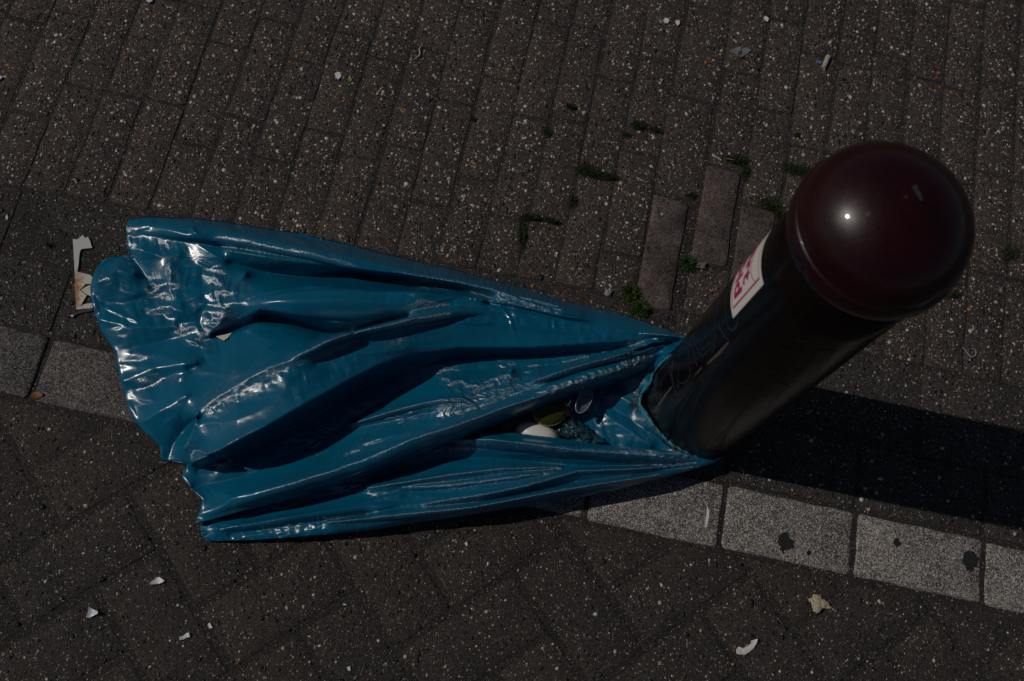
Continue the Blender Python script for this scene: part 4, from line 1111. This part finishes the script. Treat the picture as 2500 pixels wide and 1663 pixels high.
thing(o, 'greyish see-through film folded over the right side of the white tub', 'film scrap')
o = crumpled('clear_scrap', [(1352, 982), (1392, 968), (1398, 1000), (1372, 992)], .040, .004, clear('clear_film', (.6, .6, .7), .12), 15, 14)
thing(o, 'small clear plastic piece tucked between the olive lid and the spoon', 'plastic scrap')
o = dome('bottle_cap', 1381, 1004, .030, .0055, .009, .006, R(20), M_AMB, 2, 24, 6)
thing(o, 'tiny amber plastic bit at the right edge of the olive lid', 'plastic bit')

# ------------------------------------------------------------------ flat litter
def plate(name, pts, mat, z=.0012, th=.0012, curl=0.0, parent=None, seed=0, sub=True, smooth=False, zbase=None):
    """thin piece with a real edge, outline on the ground, optionally curled"""
    P = [G(x, y, z)[:2] for x, y in pts]; c = sum(P)/len(P); Rm = max(np.linalg.norm(p-c) for p in P)
    r_ = random.Random(seed); a = r_.uniform(0, 3.14); dv = np.array([math.cos(a), math.sin(a)])
    def hz(p): return z+curl*(((p-c)@dv)/Rm)**2
    bm = bmesh.new(); vs = [bm.verts.new((p[0], p[1], hz(p))) for p in P]
    f = bm.faces.new(vs); bm.normal_update()
    if f.normal.z < 0: f.normal_flip()
    res = bmesh.ops.triangulate(bm, faces=[f])
    if sub:
        bmesh.ops.subdivide_edges(bm, edges=bm.edges[:], cuts=1)
        for v in bm.verts: v.co.z = hz(np.array(v.co[:2]))+r_.uniform(-1, 1)*curl*.06
    ex = bmesh.ops.extrude_face_region(bm, geom=bm.faces[:])
    for v in [g for g in ex['geom'] if isinstance(g, bmesh.types.BMVert)]: v.co.z += th
    bmesh.ops.recalc_face_normals(bm, faces=bm.faces)
    me = bpy.data.meshes.new(name); bm.to_mesh(me); bm.free(); me.materials.append(mat)
    o = bpy.data.objects.new(name, me); COL.objects.link(o)
    if parent: o.parent = parent
    return o
def zo(ox, oy, s, pts): return [(ox+x/s, oy+y/s) for x, y in pts]

# torn white strip with rust stains, half under the left lobe of the bag
def rusty():
    s = NT('white_card_with_rust')
    sep = s.n('ShaderNodeSeparateXYZ'); s.l(s.pos, sep.inputs[0])
    p0 = G(182, 700)
    dx = s.math('ABSOLUTE', s.math('SUBTRACT', sep.outputs[0], float(p0[0])+.003))
    near_edge = s.mapr(dx, .016, .0, 0, .42)
    n = s.noise(160, 6, .75); m = s.mapr(s.math('ADD', n, near_edge), .62, .86)
    low = s.mapr(sep.outputs[1], float(G(182, 650)[1]), float(G(182, 675)[1]), 0, 1)
    inv = s.math('SUBTRACT', 1.0, low)
    low = s.mapr(sep.outputs[1], float(G(182, 650)[1]), float(G(182, 690)[1]), 0, 1)
    c = s.mix(low, (.54, .55, .55), (.60, .56, .47))
    c = s.mix(s.math('MULTIPLY', m, low), c, (.36, .15, .045))
    s.l(c, s.b.inputs['Base Color']); s.b.inputs['Roughness'].default_value = .6; return s.m
MR = rusty(); Z_ = lambda pts: zo(100, 500, 4.48, pts)
strip = empty('torn_strip', tuple(G(182, 700)))
tag(strip, 'torn white strip with jagged end and rust stains, half under the bag', 'torn strip')
b1 = plate('strip_body', Z_([(350, 378), (375, 380), (405, 385), (430, 358), (455, 332), (472, 350), (485, 368), (500, 360), (515, 355), (522, 368), (528, 378), (540, 400), (550, 440), (562, 476), (530, 478), (490, 482), (445, 487), (430, 510), (420, 560), (415, 640), (400, 735), (460, 750), (545, 772), (566, 800), (566, 880), (525, 868), (490, 870), (460, 900), (426, 932), (490, 988), (503, 992), (478, 1035), (450, 1082), (430, 1118), (470, 1092), (520, 1082), (560, 1078), (566, 1080), (566, 1135), (470, 1139), (388, 1152), (378, 1000), (368, 890), (376, 850), (365, 640)]), MR, z=.0012, th=.0012)
b2 = plate('torn_flap', Z_([(442, 936), (470, 915), (495, 897), (535, 882), (566, 895), (566, 1015), (535, 997), (482, 973)]), MR, z=.0016, th=.0012, curl=.001)
b3 = plate('curled_edge', Z_([(330, 1218), (345, 1200), (372, 1180), (420, 1158), (500, 1142), (566, 1128), (566, 1158), (560, 1166), (470, 1180), (400, 1200), (360, 1225), (340, 1228)]), flat('dark_curled_edge', (.05, .055, .065), .35), z=.001, th=.0012, curl=.001)
b4 = plate('silver_tip', Z_([(322, 1214), (340, 1205), (358, 1210), (362, 1222), (345, 1232), (330, 1226)]), flat('shiny_tip', (.55, .55, .55), .25), z=.002, th=.002)
for b in (b1, b2, b3, b4): b.parent = strip; b.location = -Vector(strip.location)

M_SHARD = flat('white_glazed_shard', (.74, .75, .76), .35, noise=.06, nsc=120)
M_SHARD2 = flat('bluish_white_shard', (.60, .65, .72), .35, noise=.06, nsc=120)
Zl = lambda p: zo(0, 1000, 2.366, p); Zr = lambda p: zo(1650, 950, 2.199, p); Ztl = lambda p: zo(0, 0, 2.773, p); Ztm = lambda p: zo(800, 0, 2.613, p); Ztr = lambda p: zo(1650, 0, 2.773, p)
shards = [
 (Zl([(863, 1008), (880, 990), (905, 980), (918, 967), (935, 978), (953, 992), (935, 1002), (915, 1007), (870, 1013)]), 'leaf-shaped white shard with a fine crack, nearest the lower left tip of the bag', M_SHARD, .004),
 (Zl([(515, 1137), (530, 1150), (570, 1168), (569, 1182), (545, 1190), (520, 1203), (498, 1200), (508, 1175), (512, 1150)]), 'bluish white triangular shard, leftmost of the lower left shards', M_SHARD2, .005),
 (Zl([(1037, 1315), (1060, 1307), (1078, 1292), (1093, 1290), (1098, 1315), (1080, 1317), (1062, 1328), (1038, 1333)]), 'small bow-shaped white shard with a pinhole, near the bottom edge', M_SHARD, .003),
 (Zl([(1203, 1238), (1213, 1232), (1229, 1262), (1210, 1266), (1200, 1250)]), 'small white shard just above and right of the bow-shaped one', M_SHARD, .002),
 (Zl([(1978, 1129), (1988, 1119), (2004, 1131)]), 'very small white chip in the middle of the herringbone paving', M_SHARD, .001),
 (Zl([(2000, 1490), (2022, 1482), (2024, 1508), (2010, 1506)]), 'small square white chip at the bottom edge in a paving joint', M_SHARD, .001),
 (Zr([(322, 1422), (321, 1400), (335, 1383), (360, 1392), (385, 1380), (403, 1364), (400, 1352), (432, 1342), (431, 1364), (415, 1392), (395, 1410), (370, 1426), (340, 1426)]), 'large curved hook-shaped white shard at the lower right', M_SHARD, .006),
 (Zr([(167, 630), (178, 655), (176, 690), (166, 742), (155, 746), (157, 715), (163, 680)]), 'thin white sliver lying on the brightest kerb stone', M_SHARD, .002),
 (Ztl([(2266, 502), (2285, 492), (2302, 496), (2312, 516), (2300, 532), (2288, 547), (2274, 525)]), 'bright white rounded chip beside the green leaf bit, upper left', M_SHARD, .003),
 (Ztl([(985, -25), (1030, -20), (1032, 12), (1008, 22), (992, 8)]), 'white chip cut by the top edge of the picture', M_SHARD2, .002),
 (Ztl([(-30, 515), (-5, 514), (18, 520), (10, 536), (-20, 548)]), 'white chip at the left edge, upper part', M_SHARD2, .002),
 (Ztl([(38, 1475), (47, 1453), (56, 1470), (54, 1487), (43, 1490)]), 'small white crescent chip at the left edge beside the bag', M_SHARD2, .001),
 (Ztm([(2140, 130), (2152, 118), (2167, 120), (2178, 132), (2170, 150), (2150, 153)]), 'small crumpled white bit left of the red and white one, top right', M_SHARD, .002),
 (Ztr([(590, 125), (600, 113), (612, 114), (626, 130), (621, 149), (604, 142)]), 'pale chip above the grey winged seed, top right', M_SHARD, .002),
 (zo(0, 700, 3.92, [(1168, 1190), (1180, 1192), (1197, 1222), (1188, 1226)]), 'tiny white splinter at the left edge of the bag by the kerb stone', M_SHARD, .001),
]
for i, (pts, lab, mt, cu) in enumerate(shards):
    o = plate('shard', pts, mt, z=.0018, th=.0013, curl=cu, seed=i+1)
    thing(o, lab, 'shard', 'white shards and chips scattered on the paving')
o = plate('painted_chip', Ztm([(2218, 134), (2245, 134), (2244, 155), (2232, 165), (2220, 150)]), M_SHARD, z=.0018, th=.0013, curl=.001, seed=30)
thing(o, 'tiny white chip with a red end, top right of the picture', 'chip')
q = plate('red_end', Ztm([(2218, 127), (2245, 128), (2245, 138), (2218, 137)]), flat('red_print', (.5, .01, .015), .5), z=.0020, th=.0014); q.parent = o; q.location = -Vector(o.location)
o = crumpled('bread_crumb', Zr([(705, 1140), (770, 1102), (835, 1168), (760, 1192)]), .0015, .0022, flat('beige_crumb', (.50, .42, .31), .8, noise=.3, nsc=400, bumpd=.001), 25, 16)
md = o.modifiers.new('body', 'SOLIDIFY'); md.thickness = .0025
thing(o, 'ragged beige crumb below the kerb stones at the lower right', 'crumb')
o = plate('green_leaf_bit', Ztm([(124, 505), (132, 494), (141, 489), (154, 510), (146, 528), (130, 520)]), flat('fresh_green', (.16, .24, .03), .5), z=.0018, th=.0006, curl=.003, seed=3)
thing(o, 'tiny fresh green leaf bit beside the bright white chip', 'leaf bit')
o = plate('fallen_leaf', zo(0, 500, 2.773, [(203, 1292), (215, 1276), (235, 1266), (270, 1268), (294, 1286), (285, 1300), (262, 1308), (240, 1320), (215, 1313)]), flat('brown_orange_leaf', (.17, .065, .018), .6, noise=.35, nsc=300), z=.0015, th=.0006, curl=.004, seed=4)
thing(o, 'brown orange leaf bit at the lower left corner of the left kerb stone', 'leaf bit')
wing = empty('winged_seed', tuple(G(1807, 128)))
tag(wing, 'grey winged seed lying open on the pavers at the top right', 'seed')
MW = flat('grey_papery_wing', (.17, .18, .20), .6, noise=.35, nsc=500)
for nm, pts in (('wing', [(368, 347), (385, 334), (405, 326), (438, 318), (440, 345), (428, 362), (415, 388), (398, 372), (380, 360)]), ('wing', [(446, 330), (478, 324), (505, 344), (492, 360), (470, 372), (448, 388), (430, 398), (432, 368)])):
    q = plate(nm, Ztr(pts), MW, z=.0018, th=.0005, curl=.003, seed=len(nm)); q.parent = wing; q.location = -Vector(wing.location)
q = plate('seed_body', Ztr([(424, 350), (440, 340), (448, 350), (436, 380), (424, 398), (416, 390)]), flat('seed_dark', (.05, .05, .055), .6), z=.0022, th=.0012); q.parent = wing; q.location = -Vector(wing.location)

def tube_thing(name, pts, r, mat, label, cat, z=.002, sides=8):
    tv, tf = [], []
    P = np.array(pts, float); n = len(P)*6; t = np.linspace(0, len(P)-1, n); out = []
    for x in t:
        k = int(min(math.floor(x), len(P)-2)); f = x-k; p0, p1, p2, p3 = P[max(k-1, 0)], P[k], P[k+1], P[min(k+2, len(P)-1)]
        out.append(.5*((2*p1)+(-p0+p2)*f+(2*p0-5*p1+4*p2-p3)*f*f+(-p0+3*p1-3*p2+p3)*f**3))
    tube3([G(p[0], p[1], z+r) for p in out], r, tv, tf, sides)
    return thing(mesh(name, tv, tf, mat), label, cat)
tube_thing('thread', Ztm([(596, 290), (585, 312), (588, 345), (570, 365), (550, 379)]), .0011, flat('off_white_thread', (.50, .48, .44), .7), 'short bent off-white thread on the pavers at the top centre', 'thread')
tube_thing('curled_string', zo(1500, 300, 2.357, [(2003, 1288), (2022, 1312), (2038, 1334), (2056, 1347), (2076, 1338), (2081, 1318), (2070, 1302), (2046, 1299)]), .0011, flat('pale_blue_string', (.30, .32, .36), .6), 'pale curled hook of string at the right edge near the bollard', 'string')
tube_thing('twig', Ztr([(1085, 466), (1110, 462), (1145, 458)]), .0009, flat('twig_a', (.16, .12, .10), .8), 'short straight twig right of the cigarette butt, nearer to it', 'twig')
tube_thing('twig', Ztr([(1066, 549), (1095, 545), (1126, 535)]), .0006, flat('twig_b', (.14, .09, .06), .8), 'thin brown twig below and right of the cigarette butt', 'twig')
tube_thing('straw', zo(1500, 300, 2.357, [(640, 205), (680, 211), (722, 214)]), .0010, flat('dry_straw', (.25, .20, .14), .8), 'short dry straw in the moss above the second smooth brick', 'straw')
# cigarette butt
butt = empty('cigarette_butt', tuple(G(2017, 150)))
tag(butt, 'dirty white cigarette butt lying at a slant, top right', 'cigarette butt')
pa, pb = G(*Ztr([(1034, 380)])[0], .004), G(*Ztr([(1000, 458)])[0], .004)
def cyl(name, a, b, r, mat, par, n=20, squash=.75):
    a, b = Vector(a), Vector(b); d = (b-a).normalized(); s_ = Vector((-d.y, d.x, 0)).normalized(); V, Fc = [], []
    for k, p in enumerate((a, a*.75+b*.25, a*.5+b*.5, a*.25+b*.75, b)):
        for i in range(n):
            an = 2*math.pi*i/n; rr = r*(1+random.uniform(-.06, .06)); V.append(p+s_*math.cos(an)*rr*1.08+Vector((0, 0, 1))*math.sin(an)*rr*squash)
    for k in range(4):
        for i in range(n):
            j = (i+1) % n; Fc.append((k*n+i, k*n+j, (k+1)*n+j, (k+1)*n+i))
    Fc.append(tuple(range(n))); Fc.append(tuple(range(5*n-1, 4*n-1, -1)))
    o = mesh(name, V, Fc, mat); o.parent = par; o.location = -Vector(par.location); return o
cyl('paper_tube', pa, pb, .0042, flat('dirty_cigarette_paper', (.40, .38, .35), .8, noise=.45, nsc=500), butt)
pc = pb+(pb-pa)*.06
cyl('filter_end', pb, pc, .0038, flat('filter_fibre', (.5, .42, .30), .9), butt)
o = plate('foil_bit', Ztr([(948, 408), (962, 412), (980, 424), (982, 434), (966, 430), (950, 420)]), flat('blue_foil', (.12, .22, .42), .25), z=.0018, th=.001, curl=.002, seed=8)
thing(o, 'tiny blue foil bit just left of the cigarette butt', 'foil bit')
# flattened gum on the kerb stones
M_GUM = flat('black_gum', (.020, .019, .020), .8, noise=.6, nsc=500, bumpd=.001)
for pts, lab in ((Zr([(548, 800), (562, 782), (585, 762), (600, 775), (610, 800), (628, 818), (630, 850), (605, 862), (588, 858), (570, 884), (564, 850), (550, 830)]), 'ragged black gum blot in the middle of the second kerb stone'),
                 (Zr([(1537, 900), (1560, 872), (1582, 864), (1605, 882), (1628, 910), (1612, 945), (1585, 982), (1560, 972), (1545, 935)]), 'diamond-shaped black blot on the third kerb stone'),
                 (Zr([(1165, 810), (1190, 800), (1208, 815), (1205, 838), (1185, 850), (1165, 835)]), 'faint round dark blot at the left end of the third kerb stone'),
                 (Zr([(700, 872), (720, 868), (728, 880), (712, 890), (702, 884)]), 'tiny dark blot right of the ragged black one')):
    o = plate('gum_blot', ragged(pts, 1.6), M_GUM, z=.0030, th=.0006, sub=False); thing(o, lab, 'gum')
# flat pale leaf and fluff among the pavers
o = crumpled('dry_leaf', zo(1300, 200, 2.613, [(1030, 1170), (1060, 1150), (1115, 1165), (1100, 1205)]), .002, .003, flat('dusty_grey_leaf', (.15, .14, .14), .8, noise=.3, nsc=400), 33, 14)
thing(o, 'dusty grey dry leaf below the second smooth brick', 'leaf')
o = crumpled('fluff', zo(1300, 200, 2.613, [(462, 1335), (500, 1318), (522, 1340), (478, 1368)]), .001, .003, flat('grey_fluff', (.26, .25, .26), .95, noise=.4, nsc=900), 35, 16)
thing(o, 'small tuft of pale grey fluff between the bag and the first smooth brick', 'fluff')
# paper poking out under the upper tube of the bag
P4 = [(528, 822), (548, 818), (566, 813), (556, 826), (546, 832)]
Vp = [tuple(G(x, y, topz(x, y)+.003)) for x, y in P4]
o = mesh('paper_scrap', Vp, [(0, 1, 2, 3, 4)], flat('cream_paper', (.62, .56, .48), .7), smooth=False)
md = o.modifiers.new('thickness', 'SOLIDIFY'); md.thickness = .0006
thing(o, 'small cream paper corner poking out of the dark gap in the bag', 'paper scrap')
# pale crumbs trodden into the paving at the lower right
n = 90; cx = rng.normal(0, 1, (n, 2))
crs = []
for k in range(n):
    base = random.choice([(2228, 1565), (2255, 1545), (2205, 1632), (2135, 1628), (2190, 1640), (2240, 1555)])
    crs.append(G(base[0]+random.gauss(0, 14), base[1]+random.gauss(0, 9))[:2])
crs = np.array(crs); rr = np.clip(rng.lognormal(math.log(.0011), .4, n), .0005, .003)
cr_ = scatter('pale_crumbs', crs, rr, rng.choice([2, 3, 4, 7], n), np.zeros(n), .4, rr*.0+.0005)
tag(cr_, 'pale powdery crumbs trodden into the pavers at the lower right', 'crumbs', kind='stuff')

# ------------------------------------------------------------------ moss and grass
def green(name, a, b):
    s = NT(name); s.l(s.ramp(s.noise(260, 3), [(.3, a), (.7, b)]), s.b.inputs['Base Color']); s.b.inputs['Roughness'].default_value = .6
    s.b.inputs['Specular IOR Level'].default_value = .25; return s.m
M_MOSS = green('moss_green', (.007, .020, .006), (.034, .054, .014)); M_GRASS = green('grass_green', (.014, .040, .009), (.065, .10, .026))
M_DRY = flat('dry_stem', (.24, .20, .11), .7)
def blades(centres, n, lmin, lmax, wid, spread_up=.9):
    V, Fc = [], []
    for (cx, cy, sx, sy, ang, amt) in centres:
        for _ in range(int(n*amt)):
            r_, t_ = min(1.6, abs(random.gauss(0, .62))), random.uniform(0, 6.283)
            dx, dy = r_*math.cos(t_)*sx, r_*math.sin(t_)*sy
            x = cx+dx*math.cos(ang)-dy*math.sin(ang); y = cy+dx*math.sin(ang)+dy*math.cos(ang)
            p = g3(x, y, -.001+random.random()*.005*max(0, 1-r_)); a = random.uniform(0, 6.283); L = random.uniform(lmin, lmax)*(1.15-.5*r_)
            el = random.uniform(.25, spread_up); d = Vector((math.cos(a)*math.cos(el), math.sin(a)*math.cos(el), math.sin(el)))
            s_ = Vector((-math.sin(a), math.cos(a), 0))*wid*random.uniform(.7, 1.3)
            m_ = p+d*L*.55+Vector((0, 0, L*.06)); e_ = p+d*L-Vector((0, 0, L*.15*random.random()))
            b = len(V); V += [p-s_*.5, p+s_*.5, m_+s_*.4, m_-s_*.4, e_]; Fc += [(b, b+1, b+2, b+3), (b+3, b+2, b+4)]
    return V, Fc
moss = [(1275, 575, 9, 44, 0, 1.4), (1300, 532, 34, 8, .1, 1), (1350, 541, 22, 5, .2, .5), (1448, 422, 44, 15, .25, 2.0), (1430, 415, 20, 18, .1, .6), (1490, 433, 26, 10, .2, .7), (1395, 262, 18, 7, .1, .5), (1337, 322, 12, 20, 0, .35),
        (1560, 308, 24, 15, .2, .9), (1600, 318, 24, 8, .2, .35), (1400, 492, 7, 24, .1, .4), (1800, 392, 34, 13, .1, 1.1), (1820, 420, 10, 26, .1, .5), (1688, 478, 12, 6, 0, .3), (1945, 415, 44, 18, .2, 1.4),
        (1880, 500, 44, 18, .35, 1.5), (1905, 525, 14, 22, 0, .6), (2465, 620, 30, 26, 0, .5), (2330, 720, 30, 10, -.4, .3), (1155, 292, 7, 4, 0, .15), (118, 598, 7, 4, -.6, .06), (1530, 330, 10, 6, 0, .2), (1945, 330, 10, 5, 0, .1)]
V, Fc = blades(moss, 850, .003, .008, .0014, 1.2)
o = mesh('moss', V, Fc, M_MOSS, smooth=False); tag(o, 'low green moss growing in the joints between the pavers', 'moss', kind='stuff')
for (x, y, s, lab) in ((1540, 716, 22, 'grass tuft in the joint left of the first smooth brick'), (1563, 757, 26, 'grass tuft at the foot of the first smooth brick'), (1676, 645, 17, 'grass tuft between the first and second smooth bricks')):
    V, Fc = blades([(x, y, s, s*.8, .2, 1)], 600, .008, .018, .0017, 1.35)
    o = mesh('grass_tuft', V, Fc, M_GRASS, smooth=False); thing(o, lab, 'grass tuft', 'grass tufts in the paver joints')
